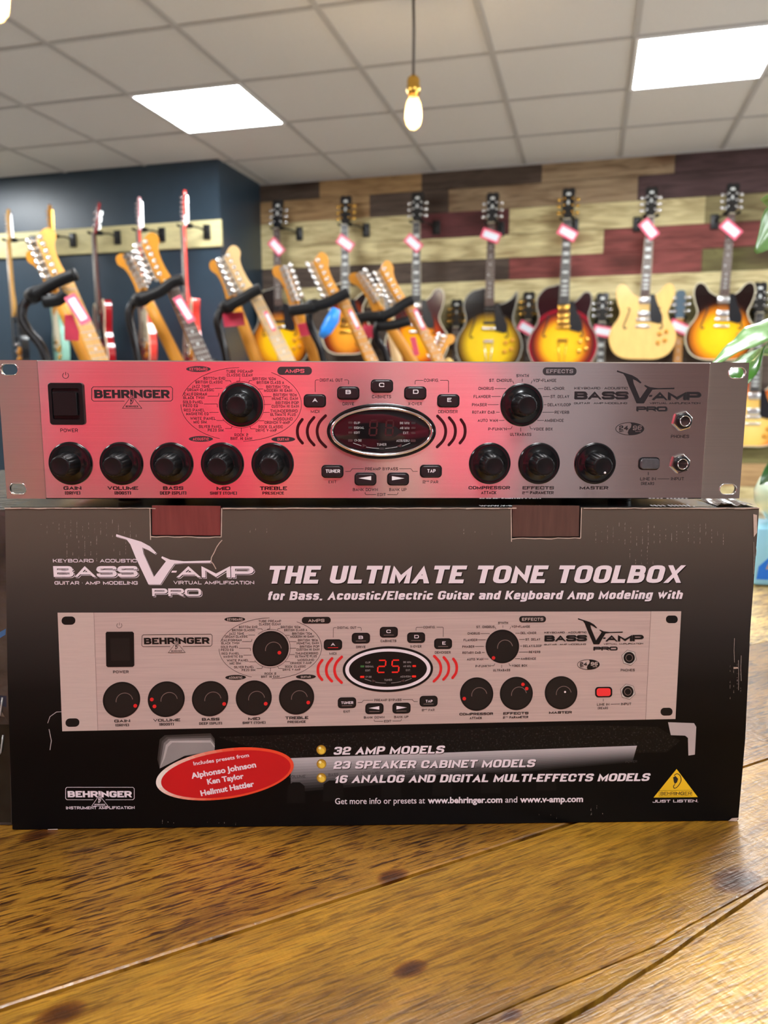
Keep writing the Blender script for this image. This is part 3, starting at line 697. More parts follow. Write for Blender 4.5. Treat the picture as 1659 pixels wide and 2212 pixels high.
LEDS = [(541, 603, 18, 9, M_dimr), (541, 645, 18, 9, M_dimg), (541, 687, 18, 9, M_dimr), (541, 754, 20, 11, M_dimr), (1076, 607, 19, 9, M_dimg), (1076, 648, 19, 9, M_dimr), (1076, 690, 19, 9, M_dimr), (1074, 756, 22, 11, M_dimr), (810, 823, 20, 9, M_dimg)]
display_print(ik, FD, hz_, LEDS); ik.build('display_legend', disp)
ik = Ink(gl); digits(ik, FD, hz_, [((700, 772), 'abcdefg'), ((838, 910), 'abcdefg')], M_dim); ik.build('digit_segments', disp)
# red-tinted arc windows beside the display
ARCS = [[(130, 577), (98, 625), (88, 678), (98, 733), (132, 779)], [(230, 560), (188, 615), (173, 678), (188, 742), (231, 795)], [(329, 545), (276, 605), (257, 678), (277, 752), (331, 811)],
        [(1284, 548), (1336, 608), (1354, 678), (1335, 752), (1281, 811)], [(1384, 562), (1424, 615), (1437, 676), (1423, 740), (1381, 794)], [(1484, 579), (1512, 625), (1520, 677), (1510, 730), (1476, 778)]]
M_slot = mat('dark_red_lens', (0.028, 0.004, 0.005), 0.25, var=0.1)
def capsule(pts, w):
    P = [Vector(p) for p in catmull([Vector(p) for p in pts], 5, False)]; L = []; R = []
    for i, p in enumerate(P):
        t = (P[min(i + 1, len(P) - 1)] - P[max(i - 1, 0)]).normalized(); nn = Vector((-t.y, t.x)) * w; L.append(p + nn); R.append(p - nn)
    def capp(c, d, s):
        a0 = math.atan2(d.y, d.x); return [Vector((c.x + w * math.cos(a0 + s * k * PI / 6), c.y + w * math.sin(a0 + s * k * PI / 6))) for k in range(1, 6)]
    d1 = (L[-1] - P[-1]); d0 = (R[0] - P[0])
    return [(v.x, v.y) for v in L + capp(P[-1], d1, -1) + R[::-1] + capp(P[0], d0, -1)]
for A in ARCS:
    mb = MB(); mb.prism(capsule([Z(3, *p) for p in A], 12.5 * UL), 0.00025, 0.0, M_slot, lambda x, y, h: Vector((x, -h, y))); mb.build('indicator_arc', parent=unit)
# jack sockets
for jx, jy in ((925, 588), (905, 952)):
    c_ = Z(5, jx, jy); MR = Matrix.Translation((c_[0], 0, c_[1])) @ Matrix.Rotation(PI / 2, 4, 'X')
    mb = MB(); mb.lathe([(.0066, 0), (.0066, .0018), (.0060, .0022), (.0049, .0022)], 6, M_chr, MR @ Matrix.Rotation(.3, 4, 'Z'), smooth=False); jk = mb.build('jack_socket', parent=unit)
    mb = MB(); mb.lathe([(.0050, .0018), (.0050, .0042), (.0046, .0050), (.0036, .0052), (.0033, .0050)], 32, M_blk2, MR); mb.build('socket_collar', parent=jk)
    mb = MB(); mb.lathe([(.0036, .0050), (.0035, .0055), (.0031, .0055), (.0030, .0045), (.0029, .0012), (0, .0012)], 32, M_chr, MR); mb.mats = [M_chr]
    mb.build('socket_ring', parent=jk)
    mb = MB(); mb.lathe([(.0029, .0047), (.0, .0046)], 24, M_blk2, MR); mb.build('socket_hole', parent=jk)
# ------- the printed panel layout, shared with the picture on the carton
PT = [  # (zoom, text, x0, y0, x1, y1, weight)
 (1, "POWER", 515, 655, 665, 685, .17), (1, "GAIN", 543, 1147, 695, 1178, .31), (1, "[DRIVE]", 556, 1190, 685, 1218, .25), (1, "VOLUME", 918, 1147, 1180, 1178, .31), (1, "[BOOST]", 979, 1190, 1118, 1218, .25),
 (1, "BASS", 1392, 1147, 1565, 1178, .31), (1, "DEEP [SPLIT]", 1366, 1190, 1590, 1218, .25), (2, "MID", 348, 1148, 465, 1180, .31), (2, "SHIFT [TONE]", 292, 1192, 520, 1219, .25), (2, "TREBLE", 717, 1148, 948, 1180, .31), (2, "PRESENCE", 739, 1192, 922, 1218, .25),
 (2, "TUBE PREAMP", 430, 155, 658, 180, .16), (2, "CLASSIC CLEAN", 436, 186, 652, 211, .16), (2, "BOTTOM END", 236, 214, 420, 239, .16), (2, "BRITISH CLASSIC", 168, 246, 398, 271, .16), (2, "JAZZ TONE", 137, 282, 288, 307, .16), (2, "ORGAN CLASSIC", 98, 312, 325, 337, .16),
 (2, "CALIFORNIAN", 69, 348, 264, 374, .16), (2, "BLACK TWIN", 64, 379, 241, 404, .16), (2, "GOLD PANEL", 61, 416, 232, 441, .16), (2, "PIEZO EQ", 61, 447, 186, 472, .16), (2, "RED PANEL", 69, 485, 246, 510, .16), (2, "MAGNETIC EQ", 88, 516, 278, 541, .16),
 (2, "WHITE PANEL", 123, 556, 341, 581, .16), (2, "MIC SIM.", 152, 586, 270, 611, .16), (2, "SILVER PANEL", 196, 625, 393, 650, .16), (2, "PIEZO SIM.", 273, 655, 414, 680, .16),
 (2, "BRITISH '60s", 655, 218, 852, 243, .16), (2, "BRITISH CLASS A", 690, 249, 922, 274, .16), (2, "BRITISH '70s", 771, 287, 970, 312, .16), (2, "MODERN HI GAIN", 753, 317, 991, 342, .16), (2, "BRITISH '80s", 831, 355, 1030, 380, .16), (2, "NUMETAL GAIN", 820, 386, 1040, 411, .16),
 (2, "BRITISH POP", 851, 422, 1048, 447, .16), (2, "CUSTOM HI GAIN", 817, 452, 1048, 477, .16), (2, "THUNDERBIRD", 806, 492, 1037, 517, .16), (2, "ULTIMATE PLUS", 806, 522, 1022, 547, .16), (2, "MOSOUND", 831, 560, 996, 585, .16), (2, "CRUNCH V-AMP", 757, 590, 973, 615, .16),
 (2, "ROCK CLASSIC", 706, 627, 912, 652, .16), (2, "DRIVE V-AMP", 682, 657, 860, 682, .16), (2, "ROCK 2", 501, 696, 617, 721, .16), (2, "BRIT. HI GAIN", 467, 727, 650, 752, .16),
 (3, "DIGITAL OUT", 280, 228, 475, 254, .16), (3, "MIDI", 203, 496, 276, 522, .16), (3, "DRIVE", 475, 430, 572, 456, .16), (3, "CABINETS", 726, 370, 888, 396, .16), (3, "X-OVER", 1033, 430, 1150, 456, .16), (3, "CONFIG.", 1168, 230, 1296, 256, .16), (3, "DENOISER", 1290, 497, 1455, 523, .16),
 (3, "EXIT", 355, 1097, 420, 1122, .16), (3, "PREAMP BYPASS", 667, 985, 946, 1011, .16), (3, "2", 1158, 1097, 1182, 1122, .16), (3, "ND", 1186, 1097, 1212, 1110, .18), (3, "PAR", 1226, 1097, 1289, 1122, .16), (3, "BANK DOWN", 562, 1162, 773, 1188, .16), (3, "BANK UP", 872, 1162, 1019, 1188, .16), (3, "EDIT", 771, 1204, 842, 1230, .16),
 (4, "SYNTH", 535, 191, 640, 216, .17), (4, "ST. CHORUS", 304, 231, 495, 257, .17), (4, "VCF+FLANGE", 679, 231, 875, 257, .17), (4, "CHORUS", 211, 300, 341, 325, .17), (4, "DEL.+CHOR.", 774, 300, 950, 325, .17), (4, "FLANGER", 170, 369, 314, 394, .17), (4, "ST. DELAY", 827, 369, 985, 394, .17), (4, "PHASER", 156, 439, 282, 464, .17), (4, "DELAY/LOOP", 801, 439, 999, 464, .17),
 (4, "ROTARY CAB.", 158, 503, 357, 528, .17), (4, "REVERB", 862, 503, 985, 528, .17), (4, "AUTO WAH", 205, 573, 376, 598, .17), (4, "AMBIENCE", 775, 573, 938, 598, .17), (4, "P-FUNK'N", 295, 646, 452, 671, .17), (4, "VOICE BOX", 681, 646, 844, 671, .17), (4, "ULTRABASS", 481, 692, 662, 717, .17),
 (4, "COMPRESSOR", 126, 1145, 480, 1173, .31), (4, "ATTACK", 234, 1188, 364, 1214, .25), (4, "EFFECTS", 587, 1146, 855, 1174, .31), (4, "2", 585, 1190, 606, 1214, .25), (4, "ND", 610, 1190, 638, 1202, .2), (4, "PARAMETER", 652, 1188, 852, 1214, .25), (4, "MASTER", 1075, 1146, 1318, 1174, .31),
 (5, "PHONES", 830, 708, 984, 735, .16), (5, "LINE IN", 568, 1070, 700, 1097, .16), (5, "INPUT", 831, 1069, 941, 1096, .16), (5, "[REAR]", 577, 1110, 684, 1136, .16)]
PLN = [(2, p) for p in ([(420, 246), (462, 246), (472, 262)], [(545, 218), (545, 248), (515, 252)], [(330, 310), (398, 310)], [(270, 378), (362, 378), (368, 352)], [(240, 445), (352, 445), (356, 474)], [(285, 516), (365, 516)], [(345, 585), (408, 585)], [(420, 655), (472, 655), (480, 632)], [(558, 690), (558, 648)],
   [(650, 245), (628, 245), (622, 262)], [(700, 317), (745, 317)], [(740, 382), (815, 382)], [(750, 450), (812, 450)], [(748, 516), (800, 516)], [(705, 588), (755, 588)], [(680, 657), (640, 657), (632, 638)])]
PLN += [(3, p) for p in ([(240, 343), (240, 248), (248, 240), (272, 240)], [(487, 240), (517, 240), (525, 248), (525, 277)], [(1093, 278), (1093, 251), (1101, 243), (1162, 243)], [(1306, 243), (1370, 243), (1378, 251), (1378, 347)], [(497, 1020), (540, 1020), (555, 998), (655, 998)], [(958, 998), (1058, 998), (1075, 1020), (1115, 1020)], [(667, 1198), (667, 1210), (675, 1218), (760, 1218)], [(856, 1218), (937, 1218), (945, 1210), (945, 1198)])]
PLN += [(4, p) for p in ([(502, 246), (512, 270)], [(585, 230), (585, 255)], [(670, 246), (660, 270)], [(350, 314), (447, 314)], [(718, 314), (766, 314)], [(322, 381), (402, 381)], [(760, 381), (818, 381)], [(290, 451), (383, 451)], [(770, 451), (792, 451)], [(362, 515), (393, 515)], [(757, 515), (857, 515)], [(385, 585), (432, 585)], [(712, 585), (770, 585)], [(458, 657), (488, 657), (500, 635)], [(648, 633), (658, 657), (675, 657)], [(572, 648), (572, 680)])]
PLN += [(5, p) for p in ([(637, 1025), (637, 1052)], [(717, 1083), (817, 1083)])]
VS = [(372, 158), (425, 176), (500, 200), (545, 226), (578, 262), (571, 270), (535, 246), (506, 233), (512, 268), (566, 398), (628, 310), (604, 291), (608, 282), (650, 301), (720, 310), (860, 306), (858, 318), (720, 320), (672, 324), (640, 372), (600, 440), (538, 440), (470, 285), (444, 215), (425, 188), (370, 171)]
def v_mark(ink, F, m, layer, dx=0, dy=0):
    v = [(x + dx, y + dy) for x, y in VS]
    for idx in ((0, 1, 24, 25), (1, 2, 7, 8, 22, 23, 24), (2, 3, 6, 7), (3, 4, 5, 6), (8, 9, 20, 21, 22), (9, 10, 18, 19, 20), (10, 11, 12, 13, 18), (13, 14, 17, 18), (14, 15, 16, 17)): ink.poly([F(*v[i]) for i in idx], m, layer)
def name_plate(ink, Fq, h, m, soft, thin=True):
    """the maker's word in a cut-corner frame with a small triangle below (drawn in zoom-1 units)"""
    F = lambda x, y: Fq(1, x, y)
    fr = [(783, 312), (797, 298), (1458, 298), (1472, 312), (1472, 406), (1458, 420), (1185, 420)], [(1063, 420), (797, 420), (783, 406), (783, 312)]
    for q in fr: ink.line([F(*p) for p in q], h(5), m, 2)
    ink.text("BEHRINGER", F(806, 396), F(1448, 396), h(71), m, 2, wt=.34, gap=.08)
    ink.poly([F(1040, 485), F(1215, 485), F(1122, 366)], soft, 3)
    ink.line([F(1045, 482), F(1210, 482), F(1122, 375)], h(4), m, 4, True)
    ink.text("BEHRINGER", F(1074, 474), F(1180, 474), h(17), m, 4, wt=.2)
    ear(ink, lambda u, v: F(1122 + u * 15, 420 + v * 26), h(6), m, 4)
def ear(ink, G, w, m, layer):
    o = [(-.5, -.75), (.1, -1), (.75, -.75), (.95, -.1), (.6, .45), (.1, .85), (-.45, 1), (-.6, .7), (-.3, .45)]
    ink.line([G(*p) for p in catmull(o, 4, False)], w, m, layer)
    ink.poly([G(*p) for p in ((-.7, -.5), (-.2, -.7), (.35, -.3), (.1, .2), (-.35, .4), (-.55, .1))], m, layer)
def panel_print(ink, Fq, h, pal, main_only=False):
    blk, dk, pale = pal
    for k, t_, x0, y0, x1, y1, w in PT: ink.text(t_, Fq(k, x0, y1), Fq(k, x1, y1), h(y1 - y0), blk, 2, wt=w, gap=.17 if w < .2 else .12)
    for k, p in PLN: ink.line([Fq(k, *q) for q in p], h(4), blk, 2)
    F2 = lambda x, y: Fq(2, x, y)
    for a0, a1 in ((92, 167), (180, 249), (-88, 60)):
        ink.line([F2(x, y) for x, y in [(557 + 514 * math.cos(math.radians(a)), 448 - 314 * math.sin(math.radians(a))) for a in np.linspace(a0, a1, 30)]], h(4), blk, 2)
    ink.line([F2(557 + 198 * math.cos(a), 452 - 198 * math.sin(a)) for a in np.linspace(-2.5, 2.3, 60)], h(3.5), blk, 2)
    for (cx, cy, a, b, t_, tb) in ((192, 147, 104, 25, "KEYBOARD", (118, 135, 270, 160)), (213, 743, 103, 25, "ACOUSTIC", (146, 732, 280, 756)), (916, 746, 101, 24, "GUITAR", (866, 735, 965, 758))):
        ink.poly([F2(*p) for p in ell(cx, cy, a, b, 36)], dk, 2); ink.text(t_, F2(tb[0], tb[3]), F2(tb[2], tb[3]), h(tb[3] - tb[1]), pale, 3, wt=.17)
    ink.poly([F2(*p) for p in rrect(866, 127, 1160, 197, 32, 6)], dk, 2); ink.text("AMPS", F2(931, 180), F2(1096, 180), h(33), pale, 3, wt=.19)
    ink.poly([Fq(4, *p) for p in rrect(760, 132, 1048, 200, 32, 6)], dk, 2); ink.text("EFFECTS", Fq(4, 790, 182), Fq(4, 1018, 182), h(32), pale, 3, wt=.19)
    F1 = lambda x, y: Fq(1, x, y)     # power symbol
    ink.line([F1(560 + 25 * math.cos(a), 202 - 25 * math.sin(a)) for a in np.linspace(2.2, 7.2, 24)], h(4), blk, 2); ink.line([F1(560, 172), F1(560, 200)], h(4), blk, 2)
    F5 = lambda x, y: Fq(5, x, y)
    for s_, (m_, l_, d_) in enumerate(((M_badge, 2, 5), (blk, 4, 0))):
        ink.text("BASS", F5(6 + d_, 402 + d_), F5(462 + d_, 402 + d_), h(64), m_, l_, wt=.33, gap=.09)
        ink.text("AMP", F5(668 + d_, 408 + d_), F5(1082 + d_, 408 + d_), h(66), m_, l_, wt=.33, gap=.09)
        ink.text("PRO", F5(535 + d_, 504 + d_), F5(795 + d_, 504 + d_), h(38), m_, l_, wt=.33, gap=.1)
    ink.text("KEYBOARD * ACOUSTIC", F5(6, 320), F5(462, 320), h(19), blk, 2, wt=.24); ink.text("GUITAR * AMP MODELING", F5(3, 446), F5(456, 446), h(16), blk, 2, wt=.24)
    ink.text("VIRTUAL AMPLIFICATION", F5(648, 446), F5(1080, 446), h(16), blk, 2, wt=.24)
    v_mark(ink, F5, blk, 3); ink.poly([F5(642, 383), F5(668, 383), F5(672, 368), F5(647, 368)], blk, 3)
    # 24 / 96 badge
    E_ = ell(480, 657, 120, 53, 40); ink.line([F5(*p) for p in E_], h(5), blk, 2, True)
    r_ = [p for p in ell(480, 657, 120, 53, 30, -PI / 2, PI / 2, False)]
    ink.poly([F5(*p) for p in r_ + [(470, 708), (462, 690), (470, 665), (490, 645), (495, 620), (485, 606)]], blk, 3)
    ink.text("24", F5(388, 668), F5(465, 668), h(40), blk, 4, wt=.24); ink.text("BIT", F5(388, 685), F5(428, 685), h(13), blk, 4, wt=.25)
    ink.text("96", F5(504, 668), F5(580, 668), h(40), pale, 4, wt=.22); ink.text("kHz", F5(528, 685), F5(575, 685), h(13), pale, 4, wt=.22)
ik = Ink(lambda x, y, l: Vector((x, -0.00004 * l, y))); panel_print(ik, Z, hz_, (M_ink, M_badge, M_alu)); ik.build('panel_lettering', unit)
ik = Ink(lambda x, y, l: Vector((x, -0.00004 * l, y))); name_plate(ik, Z, hz_, M_ink, M_alu); ik.build('name_badge', unit)
# ------------------------------------------------------------------ the black product carton
MC = Matrix.Translation((0, 0, CAM_Z)) @ Matrix.Rotation(YAW, 4, 'Z') @ Matrix.Translation((0, 0.5037, TABLE_Z - CAM_Z)) @ Matrix.Rotation(0.0118, 4, 'Z')
MCi = MC.inverted(); CAML = MCi @ Vector(CAMP)
def B(px, py, y=0.0):
    b = MCi @ Vector(CAMP + ray(px, py)); d = b - CAML; p = CAML + d * ((y - CAML.y) / d.y); return (p.x, p.z)
M_kraft = mat('torn_cardboard', srgb(190, 168, 154), 0.9, var=0.15, scale=200)
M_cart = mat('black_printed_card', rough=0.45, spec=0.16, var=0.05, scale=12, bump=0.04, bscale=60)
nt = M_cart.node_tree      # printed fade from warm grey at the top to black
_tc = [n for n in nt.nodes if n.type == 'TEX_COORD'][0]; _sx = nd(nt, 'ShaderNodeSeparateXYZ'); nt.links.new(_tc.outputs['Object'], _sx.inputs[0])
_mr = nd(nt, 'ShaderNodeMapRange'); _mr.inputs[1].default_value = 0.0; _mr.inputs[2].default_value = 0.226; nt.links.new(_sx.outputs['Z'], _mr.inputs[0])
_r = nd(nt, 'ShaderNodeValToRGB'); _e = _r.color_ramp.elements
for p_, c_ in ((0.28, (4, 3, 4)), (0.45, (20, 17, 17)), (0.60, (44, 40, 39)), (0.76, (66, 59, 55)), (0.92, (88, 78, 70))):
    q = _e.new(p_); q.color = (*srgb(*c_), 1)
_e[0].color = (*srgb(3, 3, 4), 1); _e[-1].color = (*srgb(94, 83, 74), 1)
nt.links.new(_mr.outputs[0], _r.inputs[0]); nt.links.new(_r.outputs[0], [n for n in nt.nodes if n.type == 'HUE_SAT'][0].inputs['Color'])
M_cblk = mat('black_gloss_card', (0.006, 0.006, 0.007), 0.22, var=0.1, bump=0.05, scale=30)
M_cside = mat('black_card_side', (0.012, 0.011, 0.012), 0.35, var=0.15, scale=30)
carton = empty('product_carton', MC, 'black printed cardboard carton with a picture of the rack unit, under the real unit', 'box')
TLc, TRc, BRc, BLc = B(11, 1098), B(1640, 1097), B(1594.5, 1775), B(27, 1792)
BRc = (BRc[0], 0.0006); BLc = (BLc[0], 0.0006)
n1 = [B(324, 1097), B(325, 1159), B(478, 1160), B(479, 1097)]; n2 = [B(1104, 1098), B(1105, 1163), B(1254, 1162), B(1256, 1097)]
zl = lambda x: TLc[1] + (TRc[1] - TLc[1]) * (x - TLc[0]) / (TRc[0] - TLc[0])
n1[0] = (n1[0][0], zl(n1[0][0])); n1[3] = (n1[3][0], zl(n1[3][0])); n2[0] = (n2[0][0], zl(n2[0][0])); n2[3] = (n2[3][0], zl(n2[3][0]))
outl = [BLc, (BLc[0] * .5 + TLc[0] * .5 - 0.001, (BLc[1] + TLc[1]) / 2), TLc] + n1 + n2 + [TRc, (TRc[0] - .0003, .14), (BRc[0] * .5 + TRc[0] * .5 + 0.0012, .06), BRc]
CF = lambda x, y, h: Vector((x, -h, y))
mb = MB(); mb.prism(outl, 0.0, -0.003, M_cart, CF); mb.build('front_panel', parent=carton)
CD = 0.285
mb = MB()      # the carton body behind the front panel
q = [BLc, TLc, TRc, BRc]; q = [(x * 0.9985, z - (0.0004 if z > .1 else 0)) for x, z in q]
mb.prism(q, -0.0031, -CD, M_cside, CF); mb.build('carton_body', parent=carton)
for nn, nm, col in ((n1, 'tuck_slot', srgb(120, 62, 58)), (n2, 'tuck_slot', srgb(92, 66, 58))):
    mb = MB(); M_s = mat('tuck_card_%d' % int(col[0] * 1000), col, 0.25, var=0.12, scale=60, stretch=(5, 1, .5))
    a = nn[1]; b = nn[2]
    mb.prism([(a[0] + .0008, a[1] + .0008), (b[0] - .0008, b[1] + .0008), (nn[3][0] - .001, nn[3][1] + .0012), (nn[0][0] + .001, nn[0][1] + .0016)], -0.0012, -0.0028, M_s, CF)
    s_ = mb.build(nm, parent=carton)
    ik = Ink(lambda x, y, l: Vector((x, -0.00006 * l, y)))
    jag = lambda p, q_, k: [(p[0] + (q_[0] - p[0]) * t / k, p[1] + (q_[1] - p[1]) * t / k + (random.random() - .5) * .0007) for t in range(k + 1)]
    ik.line(jag((a[0], a[1] - .0002), (b[0], b[1] - .0002), 12), 0.0006, M_kraft, 2)
    ik.line([(nn[0][0], nn[0][1]), (a[0], a[1] - .0022)], 0.0006, M_kraft, 2); ik.line([(nn[3][0], nn[3][1]), (b[0], b[1])], 0.0006, M_kraft, 2)
    ik.build('torn_edge', s_)
# top flap with its printed line, seen edge-on
fl = [(TLc[0] + .002, TLc[1]), (TRc[0] - .004, TRc[1])]
mb = MB(); mb.add([Vector((fl[0][0], .0035, fl[0][1] + .0003)), Vector((fl[1][0], .0035, fl[1][1] + .0003)), Vector((fl[1][0], CD - .002, fl[1][1] + .0003)), Vector((fl[0][0], CD - .002, fl[0][1] + .0003)),
        Vector((fl[0][0], .0035, fl[0][1] - .0003)), Vector((fl[1][0], .0035, fl[1][1] - .0003)), Vector((fl[1][0], CD - .002, fl[1][1] - .0003)), Vector((fl[0][0], CD - .002, fl[0][1] - .0003))],
       [(0, 1, 2, 3), (7, 6, 5, 4), (0, 4, 5, 1), (1, 5, 6, 2), (2, 6, 7, 3), (3, 7, 4, 0)], M_cblk)
flap = mb.build('top_flap', parent=carton)
ik = Ink(lambda x, y, l: Vector((x, y, zl(x) + 0.0004)))
ik.text('www.v-amp.com', (B(1038, 1097)[0], .0050), (B(1176, 1097)[0], .0050), .0075, M_wht, font=1, bold=.03)
ik.text('JUST LISTEN.', (B(1415, 1097)[0], .0046), (B(1508, 1097)[0], .0046), .0062, M_wht, wt=.22)
ik.build('flap_lettering', flap)
# ---- print on the front panel
M_pw = mat('pinkish_white_print', srgb(232, 218, 226), 0.45, var=0.02)
PXM = 1 / 3.30 / 1000       # one photo pixel in metres on the front panel
LY = lambda x, y, l: Vector((x, -0.00005 * l, y))
ZB = {1: (0, 1070, 2.9625), 2: (540, 1070, 2.9625), 3: (1080, 1070, 2.865), 4: (0, 1400, 2.9625), 5: (500, 1400, 2.9625), 6: (1080, 1400, 2.865)}
def BZ(k, x, y): o = ZB[k]; return B(o[0] + x / o[2], o[1] + y / o[2])
ik = Ink(LY)
M_shad = mat('dark_print_shadow', srgb(14, 12, 12), 0.45, spec=.16, var=0.05)
def head(t_, p0, p1, h, wt, shear, gap=.1, sh=1.6):
    ik.text(t_, B(p0[0] + sh, p0[1] + sh), B(p1[0] + sh, p1[1] + sh), h * PXM, M_shad, 5, wt=wt, gap=gap, shear=shear)
    ik.text(t_, B(*p0), B(*p1), h * PXM, M_pw, 6.5, wt=wt, gap=gap, shear=shear)
head("THE ULTIMATE TONE TOOLBOX", (576, 1260.5), (1478, 1258.8), 39.5, .31, .22, .12)
head("for Bass, Acoustic/Electric Guitar and Keyboard Amp Modeling with", (578, 1296), (1476, 1293.5), 19.5, .29, .2, .12, 1.0)
head("32 AMP MODELS", (720, 1630), (962, 1627), 19, .30, .22, .11, 1.2)
head("23 SPEAKER CABINET MODELS", (720, 1660.5), (1158, 1656.5), 19, .30, .22, .11, 1.2)
head("16 ANALOG AND DIGITAL MULTI-EFFECTS MODELS", (722, 1691), (1405, 1686.5), 19, .30, .22, .11, 1.2)
for t_, xa, xb, bold in (("Get more info or presets at", 724, 918, 0.005), ("www.behringer.com", 924, 1085, 0.03), ("and", 1091, 1117, 0.005), ("www.v-amp.com", 1123, 1259, 0.03)):
    yb = lambda x: 1736.6 - (x - 724) * 0.0095
    ik.text(t_, B(xa, yb(xa)), B(xb, yb(xb)), 15.5 * PXM, M_pw, 6.5, font=1, bold=bold)
ik.build('headline_lettering', carton)
# logo, printed white with a thin outline
ik = Ink(LY)
def v5(x, y): return BZ(1, 745 + (x - 372) * 1.2398, 248 + (y - 158) * 1.1418)
for d_, m_, l_ in ((2.5, M_pw, 1), (1.5, M_shad, 2.2), (0, M_pw, 3.6)):
    F = lambda k, x, y: B(ZB[k][0] + x / ZB[k][2] + d_, ZB[k][1] + y / ZB[k][2] + d_)
    ik.text("BASS", F(1, 345, 522), F(1, 883, 522), 24.2 * PXM, m_, l_, wt=.33, gap=.09)
    ik.text("AMP", F(1, 1131, 525), F(1, 1624, 525), 25 * PXM, m_, l_, wt=.33, gap=.09)
    ik.text("PRO", F(1, 975, 644), F(1, 1288, 644), 17 * PXM, m_, l_, wt=.33, gap=.1)
    v_mark(ik, v5, m_, l_, d_ * 1.6, d_ * 1.6)
ik.poly([BZ(1, 1096, 494), BZ(1, 1128, 494), BZ(1, 1133, 482), BZ(1, 1102, 482)], M_pw, 3)
ik.text("KEYBOARD * ACOUSTIC", BZ(1, 340, 429), BZ(1, 876, 429), 7.6 * PXM, M_pw, 3, wt=.2); ik.text("GUITAR * AMP MODELING", BZ(1, 350, 571), BZ(1, 882, 571), 7.6 * PXM, M_pw, 3, wt=.22)
ik.text("VIRTUAL AMPLIFICATION", BZ(1, 1111, 569), BZ(1, 1627, 569), 7.6 * PXM, M_pw, 3, wt=.19)
ik.build('logo_lettering', carton)
ik = Ink(LY)       # maker's name bottom left: reuse the panel drawing, moved
def Fn(k, x, y): return BZ(4, 420 + (x - 783) * (440 / 690.), 890 + (y - 298) * (80 / 122.))
M_lg = mat('light_grey_print', srgb(150, 140, 140), 0.5, var=0.1, scale=400)
name_plate(ik, Fn, lambda u: u * (440 / 690.) / 2.9625 * PXM, M_pw, M_shad)
ik.text("INSTRUMENT AMPLIFICATION", BZ(4, 424, 1031), BZ(4, 862, 1029), 7 * PXM, M_pw, 3, wt=.2)
ik.build('name_badge', carton)
ik = Ink(LY)       # yellow triangle bottom right
M_yel = mat('yellow_print', srgb(236, 190, 30), 0.45, var=0.04)
T6 = lambda x, y: BZ(6, x, y)
ik.poly([T6(1093, 748), T6(950, 925), T6(1224, 922)], M_yel, 1)
ik.line([T6(985, 916), T6(1187, 914), T6(1187, 879), T6(985, 881)], 0.7 * PXM, M_ink, 2, True)
ik.text("BEHR", T6(993, 910), T6(1076, 909), 8.2 * PXM, M_ink, 2, wt=.15); ik.text("ING", T6(1079, 909), T6(1138, 909), 8.2 * PXM, M_ink, 2, wt=.25); ik.text("ER", T6(1142, 909), T6(1183, 909), 8.2 * PXM, M_ink, 2, wt=.15)
ear(ik, lambda u, v: T6(1092 + u * 30, 822 + v * 45), 1.8 * PXM, M_ink, 2)
ik.text("JUST LISTEN.", T6(944, 956), T6(1226, 953), 6.8 * PXM, M_pw, 2, wt=.26)
ik.build('triangle_badge', carton)
# printed amplifier behind the text: control strip, leathercloth, metal corners
ik = Ink(LY)
M_lth = mat('printed_leathercloth', srgb(16, 14, 14), 0.4, spec=.2, var=0.0)
nt = M_lth.node_tree; _h = [n for n in nt.nodes if n.type == 'HUE_SAT'][0]; _tc = [n for n in nt.nodes if n.type == 'TEX_COORD'][0]
_v = nd(nt, 'ShaderNodeTexNoise'); _v.inputs['Scale'].default_value = 700; _v.inputs['Detail'].default_value = 2; nt.links.new(_tc.outputs['Object'], _v.inputs['Vector'])
_r = nd(nt, 'ShaderNodeValToRGB'); _r.color_ramp.elements[0].position = .56; _r.color_ramp.elements[0].color = (*srgb(12, 10, 10), 1); _r.color_ramp.elements[1].position = .72; _r.color_ramp.elements[1].color = (*srgb(52, 48, 48), 1)
nt.links.new(_v.outputs[0], _r.inputs[0]); nt.links.new(_r.outputs[0], _h.inputs['Color'])
ik.poly([B(*p) for p in ((470, 1592), (1260, 1566), (1420, 1570), (1470, 1600), (1440, 1625), (632, 1637), (560, 1620))], M_lth, 1)
N = 12
for i in range(N):
    t0, t1 = i / N, (i + 1) / N; g_ = 186 * (1 - t0 ** 1.3) ** 1.0 * 0.92 + 8
    top = lambda x: 1637.5 - (x - 632) * 0.036; dep = lambda x: 74 - (x - 632) * 0.052
    m_ = mat('strip_print_%d' % i, srgb(g_, g_ * .96, g_ * .98), 0.45, spec=.2, var=0.03)
    ik.poly([B(628, top(628) + dep(628) * t0), B(1376 - 10 * t0, top(1376) + dep(1376) * t0), B(1376 - 10 * t1, top(1376) + dep(1376) * t1), B(628, top(628) + dep(628) * t1)], m_, 1)
M_dk = mat('dark_grey_print', srgb(45, 42, 44), 0.5, var=0.05)
for t_, x0, y0, x1, y1 in (("VOLUME", 365, 808, 475, 832), ("BASS", 622, 798, 685, 820), ("LOW MID", 830, 788, 948, 808), ("HIGH MID", 1053, 778, 1175, 800), ("HIGH", 1308, 768, 1367, 790), ("SHAPE", 1517, 758, 1597, 780)):
    ik.text(t_, BZ(5, x0, y1), BZ(5, x1, y1 - 3), (y1 - y0) / 2.9625 * PXM * .9, M_dk, 2, wt=.15)
ik.text("POWER", B(1351, 1648), B(1376, 1647), 6 * PXM, M_dk, 2, wt=.15)
